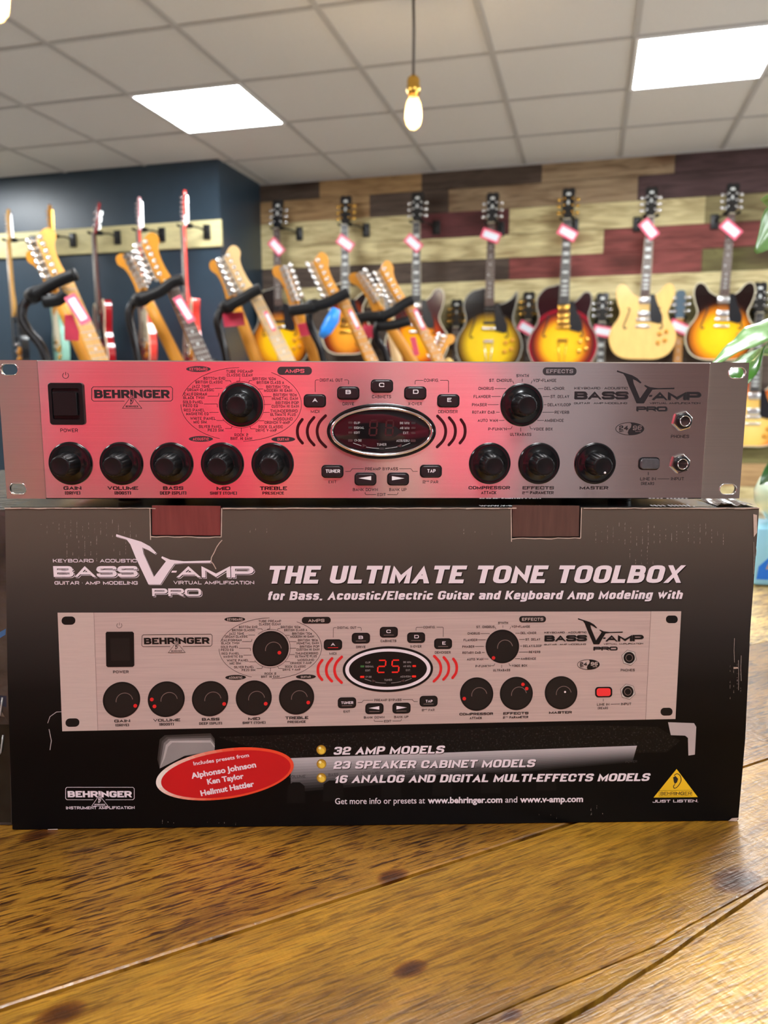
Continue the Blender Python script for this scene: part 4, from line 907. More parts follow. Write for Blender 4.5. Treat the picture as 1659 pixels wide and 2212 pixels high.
for kx, kw in ((640, 40), (720, 46), (845, 44), (955, 44), (1060, 44), (1180, 44)):
    yb = 1690 - (kx - 632) * .05
    ik.poly([B(kx - kw / 2, yb + 45), B(kx - kw / 2 + 2, yb + 8), B(kx - kw * .2, yb), B(kx + kw * .2, yb), B(kx + kw / 2 - 2, yb + 8), B(kx + kw / 2, yb + 45)], M_shad, 2.6)
for i in range(7):     # metal corner, left
    g_ = (40, 70, 120, 175, 140, 105, 80)[i]; m_ = mat('corner_print_%d' % i, srgb(g_, g_ * .95, g_ * .95), .45, var=.08)
    ik.poly([B(x, y) for x, y in ((340 + 4 * i, 1640 - 0.5 * i), (345 + 4.5 * i, 1597 + 4 * i), (356 + 4 * i, 1588 + 4 * i), (455, 1584 + 5 * i), (464, 1596 + 5 * i), (463, 1622), (400, 1632), (345, 1660))], m_, 1 + i * .2)
M_cn = mat('pale_corner_print', srgb(178, 166, 166), .45, var=.06)
ik.poly([B(*p) for p in ((1443, 1560), (1499, 1562), (1504, 1570), (1501, 1630), (1487, 1632), (1486, 1594), (1480, 1589), (1449, 1588))], M_cn, 1)
ik.line([B(*p) for p in ((142, 1537), (122, 1538), (108, 1548), (103, 1562))], 1.3 * PXM, M_cn, 1); ik.line([B(*p) for p in ((106, 1575), (111, 1600), (108, 1620))], 1.6 * PXM, M_cn, 1)
ik.build('amplifier_picture', carton)
# red oval
ik = Ink(LY); th = math.radians(-8)
def OV(u, v): return B(486 + u * math.cos(th) - v * math.sin(th), 1671 + u * math.sin(th) + v * math.cos(th))
M_red = mat('red_print', srgb(196, 10, 22), 0.4, var=0.04)
e0 = [OV(150 * math.cos(a), 54 * math.sin(a)) for a in np.linspace(0, 2 * PI, 73)[:-1]]; e1 = [OV(2 + 141 * math.cos(a), 1 + 48.5 * math.sin(a)) for a in np.linspace(0, 2 * PI, 73)[:-1]]
for i in range(72):
    a = i / 72 * 2 * PI; k = max(0, math.cos(a - PI * 1.05)); m_ = mat('oval_rim_%d' % round(k * 8), srgb(232, 70 + 150 * round(k * 8) / 8, 40 + 170 * round(k * 8) / 8), .4, var=.02)
    ik.poly([e0[i], e0[(i + 1) % 72], e1[(i + 1) % 72], e1[i]], m_, 9)
ik.poly(e1, M_red, 9)
for t_, p0, p1, h, bo in (("Includes presets from", (419, 1652.5), (538.5, 1634), 9, .02), ("Alphonso Johnson", (414.5, 1681), (554, 1656), 13.5, .035), ("Ken Taylor", (449, 1693.5), (527.5, 1680.5), 13, .035), ("Hellmut Hattler", (435, 1718.5), (550, 1697.5), 13.5, .035)):
    ik.text(t_, B(*p0), B(*p1), h * PXM, M_pw, 10, font=1, bold=bo)
ik.build('oval_badge', carton)
M_bul = [mat('bullet_print_%d' % i, srgb(*c_), .45, var=.02) for i, c_ in enumerate(((150, 110, 20), (196, 150, 40), (232, 196, 70), (250, 235, 170)))]
for bx, by in ((694, 1619.5), (694.5, 1650), (694.5, 1680)):
    ik = Ink(LY)
    for i, (r_, dx, dy) in enumerate(((10.5, 0, 0), (9, .5, 1), (6, 1, 2.5), (3, -3, -4))): ik.poly([B(bx + dx + r_ * math.cos(a), by + dy + r_ * math.sin(a)) for a in np.linspace(0, 2 * PI, 25)[:-1]], M_bul[i], 3 + i)
    ik.build('bullet_mark', carton)
# the printed picture of the rack unit
def homog(src, dst):
    A = []; b = []
    for (x, y), (u, v) in zip(src, dst):
        A += [[x, y, 1, 0, 0, 0, -u * x, -u * y], [0, 0, 0, x, y, 1, -v * x, -v * y]]; b += [u, v]
    h = np.linalg.solve(np.array(A), np.array(b)); return np.append(h, 1).reshape(3, 3)
HM = homog([(-PW / 2, PH), (PW / 2, PH), (PW / 2, 0), (-PW / 2, 0)], [(125, 1323), (1471, 1320), (1458.5, 1552.5), (135, 1579)])
def Q(x, z):
    w = HM @ np.array([x, z, 1.0]); return B(w[0] / w[2], w[1] / w[2])
def QZ(k, x, y): return Q(*Z(k, x, y))
KS = 0.825 / PXM / 3.37 / 1000            # size of the printed copy against the real panel
hq = lambda u: u * UL * 0.83 * (3.37 / 3.30) * 1.0
ik = Ink(LY)
M_pm = mat('printed_metal', srgb(188, 164, 158), 0.45, var=0.07, scale=900, stretch=(.03, 1, 1)); M_pe = mat('printed_metal_ear', srgb(194, 172, 165), 0.45, var=0.03, scale=900, stretch=(.1, 1, 1))
ik.poly([Q(-PW / 2, PH), Q(xl, PH), Q(xl, 0), Q(-PW / 2, 0)], M_pe, 9); ik.poly([Q(xr, PH), Q(PW / 2, PH), Q(PW / 2, 0), Q(xr, 0)], M_pe, 9)
ik.poly([Q(xl, PH), Q(xr, PH), Q(xr, 0), Q(xl, 0)], M_pm, 9)
M_pl = mat('printed_line', srgb(120, 100, 95), .45, var=.05); ik.line([Q(xl, PH), Q(xl, 0)], .8 * PXM, M_pl, 10); ik.line([Q(xr, PH), Q(xr, 0)], .8 * PXM, M_pl, 10)
M_pk = mat('printed_black', srgb(24, 20, 20), 0.42, spec=.2, var=0.05); M_pk2 = mat('printed_black_soft', srgb(34, 29, 28), 0.42, spec=.2, var=0.08)
for k_, hx_, hy_ in ((1, 68, 150), (1, 142, 1172), (5, 1405, 178), (5, 1328, 1175)): ik.poly([QZ(k_, hx_ + x, hy_ + y) for x, y in rrect(-66, -42, 66, 42, 40, 6)], M_pk, 10)
mvd = lambda F, dl: (lambda x, y, l: F(x, y, l + dl))
pic = ik.build('unit_picture', carton)
ik = Ink(mvd(LY, 10)); panel_print(ik, QZ, hq, (M_pk, M_pk2, M_pe)); name_plate(ik, QZ, hq, M_pk, M_pm); ik.build('picture_lettering', pic)
ik = Ink(mvd(LY, 12))
M_prd = mat('printed_red', srgb(215, 30, 34), .42, var=.05)
RD = [[(135, 62)], [(-140, 0), (-112, 70)], [(140, 55)], [(120, 60)], [(118, 55)], [(88, 42)], [(-95, 120)], [(-130, 45)], [(70, -95), (110, -50)], []]
for (k_, x, y, r_), rd in zip(KN_, RD):
    ik = Ink(mvd(LY, 12))
    G = lambda u, v: QZ(k_, x + u, y + v)
    ik.poly([G(r_ * .97 * math.cos(a), r_ * .97 * math.sin(a)) for a in np.linspace(0, 2 * PI, 49)[:-1]], M_pk, 1)
    ik.poly([G(r_ * .88 * math.cos(a), r_ * .88 * math.sin(a)) for a in np.linspace(0, 2 * PI, 49)[:-1]], M_pk2, 2)
    ik.line([G(28 + 80 * math.cos(a), 12 + 80 * math.sin(a)) for a in np.linspace(3.0, 6.1, 22)], hq(7), M_pl, 3)
    for (u, v) in rd: ik.poly([G(u + 19 * math.cos(a), v + 19 * math.sin(a)) for a in np.linspace(0, 2 * PI, 13)[:-1]], M_prd, 4)
    if not rd: ik.poly([QZ(4, 1205 + 42 + 11 * math.cos(a), 952 - 8 + 11 * math.sin(a)) for a in np.linspace(0, 2 * PI, 13)[:-1]], M_pw, 4)
    ik.build('picture_knob', pic)
ik = Ink(mvd(LY, 12))
for k_, bx, by, t_, tb in BT:
    ik = Ink(mvd(LY, 12))
    ik.poly([QZ(k_, bx + x, by + y) for x, y in rrect(-94, -56, 94, 56, 36, 5)], M_pk, 1); ik.poly([QZ(k_, bx + x, by + y) for x, y in rrect(-80, -44, 80, 44, 28, 5)], M_pk2, 2)
    ik.line([QZ(k_, bx - 52, by + 30), QZ(k_, bx + 52, by + 30)], hq(7), M_prd if t_ == 'A' else M_pl, 3)
    if t_ == '<': ik.poly([QZ(3, *p) for p in ((610, 1078), (718, 1060), (718, 1096))], M_pw, 4)
    elif t_ == '>': ik.poly([QZ(3, *p) for p in ((895, 1060), (1002, 1079), (895, 1097))], M_pw, 4)
    else: ik.text(t_, QZ(3, tb[0], tb[3]), QZ(3, tb[2], tb[3]), hq(tb[3] - tb[1]), M_pw, 4, wt=.22)
    ik.build('picture_button', pic)
ik = Ink(mvd(LY, 12))
ik.poly([QZ(5, 642 + x, 953 + y) for x, y in rrect(-93, -56, 93, 56, 36, 5)], M_pk, 1); ik.poly([QZ(5, 642 + x, 953 + y) for x, y in rrect(-76, -42, 76, 42, 26, 5)], mat('printed_bright_red', srgb(240, 50, 55), .42, var=.04), 2); ik.build('picture_button', pic); ik = Ink(mvd(LY, 12))
ik.poly([QZ(1, x, y) for x, y in ((440, 265), (690, 265), (704, 280), (718, 608), (704, 622), (460, 622), (446, 608), (430, 280))], M_pk, 1)
ik.poly([QZ(1, x, y) for x, y in ((476, 330), (664, 330), (676, 556), (490, 556))], M_pk2, 2)
ik.build('picture_switch', pic)
ik = Ink(mvd(LY, 12)); EQ = lambda a, b: [QZ(3, 806 + a * math.cos(t), 678 + b * math.sin(t)) for t in np.linspace(0, 2 * PI, 73)[:-1]]
ik.poly(EQ(466, 238), M_pk, 1); ik.poly(EQ(440, 214), M_pw, 2); ik.poly(EQ(402, 184), M_pk, 3)
M_lit = mat('printed_lit_red', srgb(240, 40, 30), .42, var=.03); M_grn = mat('printed_green', srgb(60, 110, 60), .42, var=.03)
ik2 = Ink(mvd(LY, 14.5)); display_print(ik2, lambda x, y: QZ(3, x, y), hq, [(541, 645, 20, 10, M_grn), (541, 754, 22, 11, M_lit), (1076, 648, 19, 10, M_lit), (1074, 756, 22, 11, M_lit)], dim=M_lg)
digits(ik2, lambda x, y: QZ(3, x, y), hq, [((695, 785), 'abged'), ((838, 925), 'afgcd')], M_lit, 15)
dp = ik.build('picture_display', pic); ik2.build('picture_legend', pic)
ik = Ink(mvd(LY, 12))
for A in ARCS:
    ik = Ink(mvd(LY, 12)); ik.poly([Q(*p) for p in capsule([Z(3, *p) for p in A], 14 * UL)], M_prd, 1); ik.build('picture_arc', pic)
ik = Ink(mvd(LY, 12)); M_pc = mat('printed_chrome', srgb(190, 178, 172), .42, var=.1, scale=500)
for jx, jy in ((925, 588), (905, 952)):
    ik = Ink(mvd(LY, 12))
    ci = lambda r_, n, o=0: [QZ(5, jx + r_ * math.cos(a + o), jy + r_ * math.sin(a + o)) for a in np.linspace(0, 2 * PI, n + 1)[:-1]]
    ik.poly(ci(88, 6, .3), M_pl, 1); ik.poly(ci(82, 6, .3), M_pc, 2); ik.poly(ci(62, 30), M_pk, 3); ik.poly(ci(40, 30), M_pl, 4); ik.poly(ci(33, 30), M_pk, 5)
    ik.build('picture_jack', pic)
# wear: pale rub marks over the flutes of the card, a tear, crushed corners
ik = Ink(lambda x, y, l: Vector((x, -0.0007 - 0.00005 * l, y))); rnd = random.Random(3)
M_scf = mat('scuffed_card', srgb(150, 138, 130), 0.8, var=0.3, scale=900)
def rub(k, x0, x1, step, y0, y1, dens):
    x = x0
    while x < x1:
        y = y0 + rnd.random() * 40
        while y < y1:
            if rnd.random() < dens:
                L = 4 + rnd.random() * 16; w = 1.2 + rnd.random() * 2.2
                ik.poly([BZ(k, x + rnd.random() * 3, y), BZ(k, x + w, y + 2), BZ(k, x + w * .8, y + L), BZ(k, x - w * .2, y + L * .8)], M_scf, 1)
            y += 6 + rnd.random() * 12
        x += step
rub(1, 265, 900, 38, 150, 260, .45); rub(1, 430, 640, 38, 250, 400, .5); rub(1, 730, 830, 38, 250, 370, .4); rub(3, 590, 1080, 36, 160, 300, .4); rub(3, 1090, 1400, 36, 160, 290, .35); rub(3, 800, 960, 36, 300, 415, .35)
rub(2, 0, 120, 36, 180, 240, .3); rub(2, 340, 420, 36, 160, 200, .35); rub(2, 1330, 1600, 36, 190, 240, .25); rub(4, 1040, 1540, 36, 1085, 1115, .45); rub(6, 240, 640, 36, 1010, 1045, .3); rub(6, 560, 640, 36, 930, 1020, .35); rub(6, 1420, 1500, 22, 80, 300, .25)
tear = [(1423, 285), (1405, 305), (1388, 330), (1372, 365), (1355, 395), (1352, 420), (1368, 440), (1384, 470)]
ik.line([BZ(1, *p) for p in tear], 0.0006, M_kraft, 2)
edge = [(11 + (1640 - 11) * t / 90, 1097.6 + (rnd.random() - .5) * 1.6) for t in range(91)]
for i in range(90):
    x = edge[i][0]
    if 322 < x < 470 or 1100 < x < 1246: continue
    ik.line([B(*edge[i]), B(*edge[i + 1])], (0.0003 + 0.0005 * rnd.random()), M_kraft, 2)
for pts in (((1572, 1772), (1580, 1766), (1594, 1765), (1590, 1773)), ((1626, 1110), (1634, 1112), (1634, 1150), (1627, 1160)), ((1583, 1440), (1592, 1440), (1594, 1443), (1584, 1444)), ((104, 1790), (125, 1789), (126, 1791), (104, 1791.5))):
    ik.poly([B(*p) for p in pts], M_kraft, 2)
for x, y0, y1 in ((1585.5, 1378, 1430), (1600, 1415, 1470), (1594, 1425, 1490), (1627, 1170, 1240), (1632, 1180, 1200)): ik.line([B(x, y0), B(x - 1 + rnd.random() * 2, (y0 + y1) / 2), B(x, y1)], 0.0003, M_scf, 1)
tag(ik.build('scuff_marks', carton), kind='stuff')
mb = MB()      # crushed right top corner of the flap
vs = []; n_ = 12
for i in range(n_ + 1):
    for j in range(4):
        x = TRc[0] - .026 + .026 * i / n_; vs.append(Vector((x, .003 + .012 * j, zl(x) + .0006 + rnd.random() * .0022 * (1 if 0 < i < n_ else .2))))
mb.add(vs, [(i * 4 + j, i * 4 + 4 + j, i * 4 + 5 + j, i * 4 + 1 + j) for i in range(n_) for j in range(3)], mat('crumpled_film', srgb(120, 110, 108), .18, var=.5, scale=400)); mb.build('crushed_corner', parent=carton)

# ------------------------------------------------------------------ shrink-wrapped package at the left edge
M_pkg = mat('dark_picture_card', srgb(62, 54, 50), 0.22, var=0.5, scale=38, bump=0.6, bscale=120)
pk = empty('wrapped_package', MC @ Matrix.Translation((-0.40, 0.006, 0)), 'dark shrink-wrapped package with a blue stripe left of the black carton', 'package')
o = [(-.40 + .40 - .15, .0006), (B(25, 1792)[0] + .3975, .0006), (B(15, 1400)[0] + .3985, B(15, 1400)[1]), (B(9.5, 1104)[0] + .3978, B(9.5, 1104)[1]), (-.15, B(9.5, 1104)[1])]
mb = MB(); mb.prism(o, 0, -.26, M_pkg, CF); mb.build('package_body', parent=pk)
ik = Ink(lambda x, y, l: Vector((x + .40, -.0001 * l, y)))
BP = lambda x, y: B(x, y, .006)
ik = Ink(lambda x, y, l: Vector((x + .40, -.0001 * l, y)))
ik.poly([BP(-60, 1398), BP(13, 1358), BP(12, 1371), BP(-60, 1414)], mat('blue_print', srgb(60, 96, 140), .25, var=.1), 1)
ik.build('package_print', pk)
ik = Ink(lambda x, y, l: Vector((x + .40, -.0001 * l, y)))
ik.poly([BP(-60, 1505), BP(14, 1503), BP(14, 1528), BP(-60, 1500)], mat('navy_print', srgb(34, 40, 58), .25, var=.1), 1)
ik.build('package_print', pk)
ik = Ink(lambda x, y, l: Vector((x + .40, -.0001 * l, y)))
ik.poly([BP(-60, 1500), BP(0, 1530), BP(19, 1563), BP(10, 1548), BP(-20, 1545)], mat('tan_print', srgb(110, 92, 80), .25, var=.1), 2)
ik.build('package_print', pk)
ik = Ink(lambda x, y, l: Vector((x + .40, -.0001 * l, y)))
ik.poly([BP(-60, 1565), BP(20, 1565), BP(24, 1776), BP(-60, 1776)], mat('olive_black_print', srgb(26, 24, 20), .25, var=.5, scale=90), 1)
ik.build('package_print', pk)
mb = MB()
for k in range(7):     # folds of the film
    x0 = B(12, 1300)[0] + .396 - rnd.random() * .03; z0 = .02 + .19 * k / 7
    mb.tube([Vector((x0 - .008, -.0003, z0)), Vector((x0 - .002, -.0012, z0 + .008)), Vector((x0, -.0003, z0 + .02))], .0006, 6, mat('clear_film', srgb(150, 146, 142), .12, var=.1))
mb.build('film_folds', parent=pk)
# ------------------------------------------------------------------ hanging bulbs
def drop(px, py, base):
    """height on the vertical line through base that appears at picture row py"""
    r = ray(px, py); return CAM_Z + r[2] * math.hypot(base.x, base.y) / math.hypot(r[0], r[1])
M_cord = mat('grey_braided_cord', srgb(96, 88, 84), .8, var=.1, scale=400)
M_brass = mat('brass', srgb(214, 170, 80), .22, 1.0, var=.05)
M_rose = mat('dark_ceiling_rose', srgb(70, 70, 72), .5, var=.05)
M_fil = mat('glowing_filament', (1, .8, .5), .5, emit=(1.0, .74, .40), estr=BULB_LIGHT)
M_bglass = mat('amber_bulb_glass', (1.0, .72, .36), .05, var=.0, alpha=.28)
def pendant(base, z0, z1, z2, label):
    """z0 bottom of the bulb, z1 bottom of the holder, z2 top of the holder"""
    r = empty('pendant_bulb', (base.x, base.y, CEIL), label, 'pendant lamp')
    T = lambda z: Matrix.Translation((0, 0, z - CEIL))
    mb = MB(); mb.lathe([(.0, -.028), (.05, -.026), (.075, -.012), (.078, -.0008)], 32, M_rose); mb.build('ceiling_rose', parent=r)
    mb = MB(); mb.tube([Vector((0, 0, -.024)), Vector((.002, 0, (z2 - CEIL) * .5)), Vector((0, 0, z2 - CEIL))], .0055, 8, M_cord); mb.build('cord', parent=r)
    h = z2 - z1
    mb = MB(); mb.lathe([(.008, h * 1.05), (.012, h), (.021, h * .9), (.024, h * .7), (.022, h * .55), (.025, h * .5), (.025, h * .2), (.020, 0)], 24, M_brass, T(z1)); mb.build('lamp_holder', parent=r)
    L = z1 - z0
    mb = MB(); mb.lathe([(.0, 0), (.014, L * .04), (.026, L * .16), (.031, L * .34), (.030, L * .58), (.024, L * .8), (.016, L * .93), (.015, L)], 28, M_bglass, T(z0)); g = mb.build('bulb_glass', parent=r)
    mb = MB(); mb.lathe([(.0, L * .14), (.012, L * .2), (.018, L * .4), (.017, L * .6), (.009, L * .82), (0, L * .85)], 18, M_fil, T(z0)); mb.build('filament', parent=g)
b0 = on_z(893, -34, CEIL)
pendant(b0, drop(901, 281, b0), drop(901, 206, b0), drop(900, 164, b0), 'glowing filament bulb hanging on a grey cord from the ceiling, centre of the ceiling')
zb = drop(901, 281, b0); b1 = on_z(-3, 50, zb)
pendant(b1, zb, zb + .16, zb + .25, 'glowing filament bulb cut off at the top left corner')

# ------------------------------------------------------------------ plant, bowl and blue packet right of the carton
pb_ = on_z(1700, 1262, TABLE_Z)
MP = Matrix.Translation((pb_.x, pb_.y, TABLE_Z)) @ Matrix.Rotation(YAW - .25, 4, 'Z')
M_lbl = mat('pale_blue_card', srgb(150, 214, 245), .4, var=.03); M_bluep = mat('bright_blue_print', srgb(20, 120, 235), .4, var=.05)
bx = empty('packet', MP, 'pale blue packet with bright blue print standing on the counter at the right edge', 'packet')
mb = MB(); mb.bbox(-.052, .10, -.02, .07, .0006, .090, .004, M_lbl); mb.build('packet_body', parent=bx)
ik = Ink(lambda x, y, l: Vector((x, -.0202 - .0001 * l, y)))
ik.poly([(-.048, .010), (-.046, .03), (-.032, .045), (-.024, .075), (.06, .078), (.09, .01)], M_bluep, 1); ik.poly([(-.036, .026), (-.01, .03), (-.01, .042), (-.03, .043)], mat('sand_print', srgb(190, 160, 150), .4, var=.1), 2)
ik.build('packet_print', bx)
M_mint = mat('mint_glazed_ceramic', srgb(205, 226, 205), .18, var=.03, coat=.4)
pl = empty('potted_plant', MP @ Matrix.Translation((.030, .025, .0905)), 'potted plant with broad glossy green leaves in a round mint bowl at the right edge', 'plant')
mb = MB(); mb.lathe([(.045, 0.0005), (.06, .006), (.078, .030), (.080, .05), (.072, .070), (.060, .078), (.054, .078), (.054, .070), (.0, .068)], 40, M_mint); mb.build('bowl', parent=pl)
M_soil = mat('potting_soil', (.03, .02, .012), .95, var=.4, scale=300, bump=.5); mb = MB(); mb.lathe([(.0535, .0685), (0, .072)], 24, M_soil); mb.build('soil', parent=pl)
M_leaf = mat('glossy_leaf', srgb(74, 140, 44), .22, var=.18, scale=30, bump=.15, coat=.3, spec=.6); M_leafb = mat('pale_leaf', srgb(116, 158, 92), .24, var=.12, scale=30, bump=.15)
M_leafd = mat('dark_leaf', srgb(40, 92, 30), .28, var=.15, scale=30); M_stem = mat('green_stem', srgb(92, 130, 60), .4, var=.1)
PLi = pl.matrix_world.inverted()
def leaf(pts, widths, side, m, fold=.35):
    """midrib points (world), half widths, sideways direction"""
    P = [Vector(p) for p in catmull([tuple(p) for p in pts], 5, False)]; k = len(P); W_ = np.interp(np.linspace(0, len(widths) - 1, k), range(len(widths)), widths)
    mb = MB(); vs = []
    for i, p in enumerate(P):
        t = (P[min(i + 1, k - 1)] - P[max(i - 1, 0)]).normalized(); s = (Vector(side) - t * t.dot(Vector(side))).normalized(); n = t.cross(s)
        for u in (-1, -.75, -.4, 0, .4, .75, 1):
            vs.append(PLi @ (p + s * u * W_[i] + n * (abs(u) * fold * W_[i] + .0015 * math.sin(i * 1.1) * abs(u))))
    mb.add(vs, [(i * 7 + j, i * 7 + 7 + j, i * 7 + 8 + j, i * 7 + 1 + j) for i in range(k - 1) for j in range(6)], m, True)
    n = len(mb.v)
    o = mb.build('leaf', parent=pl, fix=False); md = o.modifiers.new('t', 'SOLIDIFY'); md.thickness = .0006
    return o
root_w = pl.matrix_world @ Vector((0, 0, .07))
D = .90
VR = Vector(RC[:, 0]); VU = Vector(RC[:, 2]); VF = Vector(RC[:, 1])
l1 = leaf([at_d(1760, 668, .97), at_d(1700, 690, .95), at_d(1640, 716, .92), at_d(1590, 748, .90), at_d(1535, 790, .88)], [.012, .018, .019, .011, .001], VU + VF * 1.3 - VR * .2, M_leafb, .2)
l2 = leaf([at_d(1740, 730, 1.02), at_d(1680, 735, 1.0), at_d(1635, 765, .97), at_d(1605, 800, .95), at_d(1585, 850, .94)], [.012, .03, .032, .022, .002], VR * .8 + VU * .6, M_leaf, .3)
l3 = leaf([at_d(1720, 400, 1.0), at_d(1690, 440, .98), at_d(1660, 490, .97), at_d(1632, 545, .96)], [.01, .026, .026, .003], VR * .6 + VU * .7 + VF * .3, M_leafb, .35)
l4 = leaf([at_d(1720, 990, 1.1), at_d(1680, 1010, 1.09), at_d(1640, 1046, 1.08)], [.012, .018, .001], VU + VR * .4, M_leafd, .2)
for a in (at_d(1760, 668, .97), at_d(1740, 730, 1.02), at_d(1720, 400, 1.0), at_d(1720, 990, 1.1)):
    mb = MB(); c_ = catmull([tuple(PLi @ root_w), tuple(PLi @ (root_w * .6 + a * .4 + Vector((.03, .02, 0)))), tuple(PLi @ (root_w * .15 + a * .85 + Vector((.02, .01, 0)))), tuple(PLi @ a)], 5, False)
    mb.tube(c_, .0022, 8, M_stem); mb.build('stem', parent=pl)
# low beige cupboard against the back wall, right
M_beige = mat('beige_laminate', srgb(196, 186, 156), .5, var=.04)
cb = empty('low_cabinet', (2.0, YB - .25, 0), 'low beige cabinet against the plank wall, behind the right edge of the carton', 'cabinet')
mb = MB(); mb.bbox(-1.9, 1.9, -.2, .22, .0006, .50, .005, M_beige); mb.build('cabinet_body', parent=cb)
mb = MB(); mb.bbox(-1.92, 1.92, -.23, .222, .5006, .525, .004, M_beige); mb.build('cabinet_top', parent=cb)
# ------------------------------------------------------------------ guitars
def mirror(r): return r + [(-x, z) for x, z in r[::-1] if abs(x) > 1e-6]
SH = {
 'semi': ([(0.0, 0), (.10, .004), (.17, .04), (.205, .12), (.195, .19), (.158, .25), (.146, .295), (.165, .35), (.178, .41), (.168, .455), (.142, .47), (.112, .455), (.085, .418), (.05, .395), (.028, .39)], None, .875, .046),
 'venetian': ([(0, 0), (.10, .004), (.17, .04), (.208, .13), (.195, .21), (.158, .275), (.146, .325), (.158, .375), (.163, .42), (.147, .458), (.115, .458), (.085, .425), (.06, .405), (.028, .40)],
              [(-.028, .502), (-.06, .502), (-.115, .487), (-.156, .44), (-.164, .385), (-.148, .325), (-.158, .275), (-.195, .21), (-.208, .13), (-.17, .04), (-.10, .004)], .884, .075),
 'florentine': ([(0, 0), (.10, .004), (.17, .04), (.206, .13), (.192, .21), (.155, .275), (.146, .325), (.158, .38), (.167, .43), (.164, .475), (.140, .440), (.10, .412), (.06, .402), (.028, .40)],
              [(-.028, .495), (-.06, .495), (-.115, .48), (-.154, .435), (-.162, .385), (-.146, .325), (-.155, .275), (-.192, .21), (-.206, .13), (-.17, .04), (-.10, .004)], .884, .075),
 'single': ([(0, 0), (.08, .003), (.14, .035), (.166, .11), (.152, .19), (.117, .255), (.114, .295), (.134, .34), (.142, .37), (.122, .387), (.092, .37), (.06, .345), (.03, .338)],
            [(-.03, .445), (-.05, .446), (-.095, .44), (-.126, .405), (-.130, .355), (-.112, .30), (-.117, .255), (-.152, .19), (-.166, .11), (-.14, .035), (-.08, .003)], .81, .05),
 'double': ([(0, 0), (.08, .003), (.135, .03), (.16, .1), (.15, .185), (.122, .245), (.124, .315), (.146, .375), (.14, .403), (.11, .385), (.07, .345), (.03, .335)],
            [(-.03, .35), (-.06, .365), (-.095, .405), (-.13, .45), (-.156, .455), (-.157, .41), (-.127, .325), (-.117, .25), (-.15, .185), (-.16, .1), (-.135, .03), (-.08, .003)], .80, .045),
 'tele': ([(0, 0), (.08, .003), (.14, .035), (.16, .11), (.145, .195), (.113, .25), (.12, .31), (.14, .35), (.13, .378), (.09, .36), (.055, .335), (.03, .33)],
          [(-.03, .395), (-.07, .40), (-.118, .393), (-.13, .36), (-.116, .31), (-.112, .25), (-.145, .195), (-.16, .11), (-.14, .035), (-.08, .003)], .79, .045)}
def burst(name, stops, cx=0, cz=-.725, ax=.215, az=.215, rough=.12):
    M = mat(name, (1, 1, 1), rough, var=.04, scale=60, coat=.5); nt = M.node_tree
    if nt.nodes.get('burst'): return M
    tc = [n for n in nt.nodes if n.type == 'TEX_COORD'][0]; mp = nd(nt, 'ShaderNodeMapping'); mp.name = 'burst'
    mp.inputs['Location'].default_value = (-cx / ax, 0, -cz / az); mp.inputs['Scale'].default_value = (1 / ax, 0, 1 / az); nt.links.new(tc.outputs['Object'], mp.inputs[0])
    ln = nd(nt, 'ShaderNodeVectorMath', operation='LENGTH'); nt.links.new(mp.outputs[0], ln.inputs[0])
    r = nd(nt, 'ShaderNodeValToRGB'); e = r.color_ramp.elements
    while len(e) < len(stops): e.new(.5)
    for q, (p, c) in zip(e, stops): q.position = p; q.color = (*srgb(*c), 1)
    nt.links.new(ln.outputs['Value'], r.inputs[0]); nt.links.new([r.outputs[0]][0], [n for n in nt.nodes if n.type == 'HUE_SAT'][0].inputs['Color'])
    return M
YB_STOPS = [(0, (252, 206, 30)), (.5, (246, 184, 14)), (.74, (196, 110, 16)), (.9, (60, 26, 12)), (1, (26, 12, 10))]
B_YEL = burst('yellow_burst', YB_STOPS)
B_CHERRY = burst('cherry_burst', [(0, (252, 206, 40)), (.52, (244, 180, 20)), (.72, (170, 70, 18)), (.84, (70, 14, 18)), (.94, (150, 14, 34)), (1, (40, 8, 14))], cz=-.725)
B_OLIVE = burst('olive_burst', [(0, (240, 204, 40)), (.58, (226, 186, 30)), (.80, (130, 96, 26)), (.92, (30, 20, 14)), (1, (14, 10, 10))])
B_BROWN = burst('brown_burst', [(0, (250, 180, 20)), (.48, (240, 150, 18)), (.66, (180, 60, 22)), (.85, (84, 32, 30)), (1, (60, 26, 28))])
B_TOB = burst('tobacco_burst', [(0, (246, 180, 60)), (.5, (226, 140, 40)), (.75, (130, 50, 24)), (.95, (40, 16, 16)), (1, (20, 10, 12))], cz=-.66, ax=.175, az=.23)
B_LEMON = burst('faded_burst', [(0, (246, 214, 130)), (.6, (240, 190, 96)), (.82, (214, 110, 40)), (1, (150, 40, 26))], cz=-.66, ax=.175, az=.24)
M_nat = mat('blonde_maple', srgb(232, 190, 116), .15, var=.06, scale=30, stretch=(1, 1, .4), coat=.5)
M_rimd = mat('dark_brown_rim', srgb(40, 22, 16), .15, var=.1, coat=.4)
M_bind = mat('cream_binding', srgb(206, 196, 168), .35, var=.03); M_bindg = mat('aged_grey_binding', srgb(150, 146, 134), .35, var=.03)
M_maple = mat('maple_neck', srgb(226, 172, 92), .25, var=.10, scale=30, stretch=(4, 4, .5), coat=.3); M_amber = mat('amber_neck', srgb(206, 140, 46), .45, var=.08, scale=30, stretch=(4, 4, .5), spec=.3); M_pale = mat('pale_maple_neck', srgb(222, 186, 134), .3, var=.08, scale=30, stretch=(4, 4, .5))
M_mahog = mat('mahogany_neck', srgb(80, 34, 22), .25, var=.1, coat=.3)
M_rose_ = mat('rosewood_board', srgb(84, 62, 54), .45, var=.15, scale=60, stretch=(4, 1, 1)); M_ebony = mat('ebony_board', srgb(58, 56, 58), .35, var=.1)
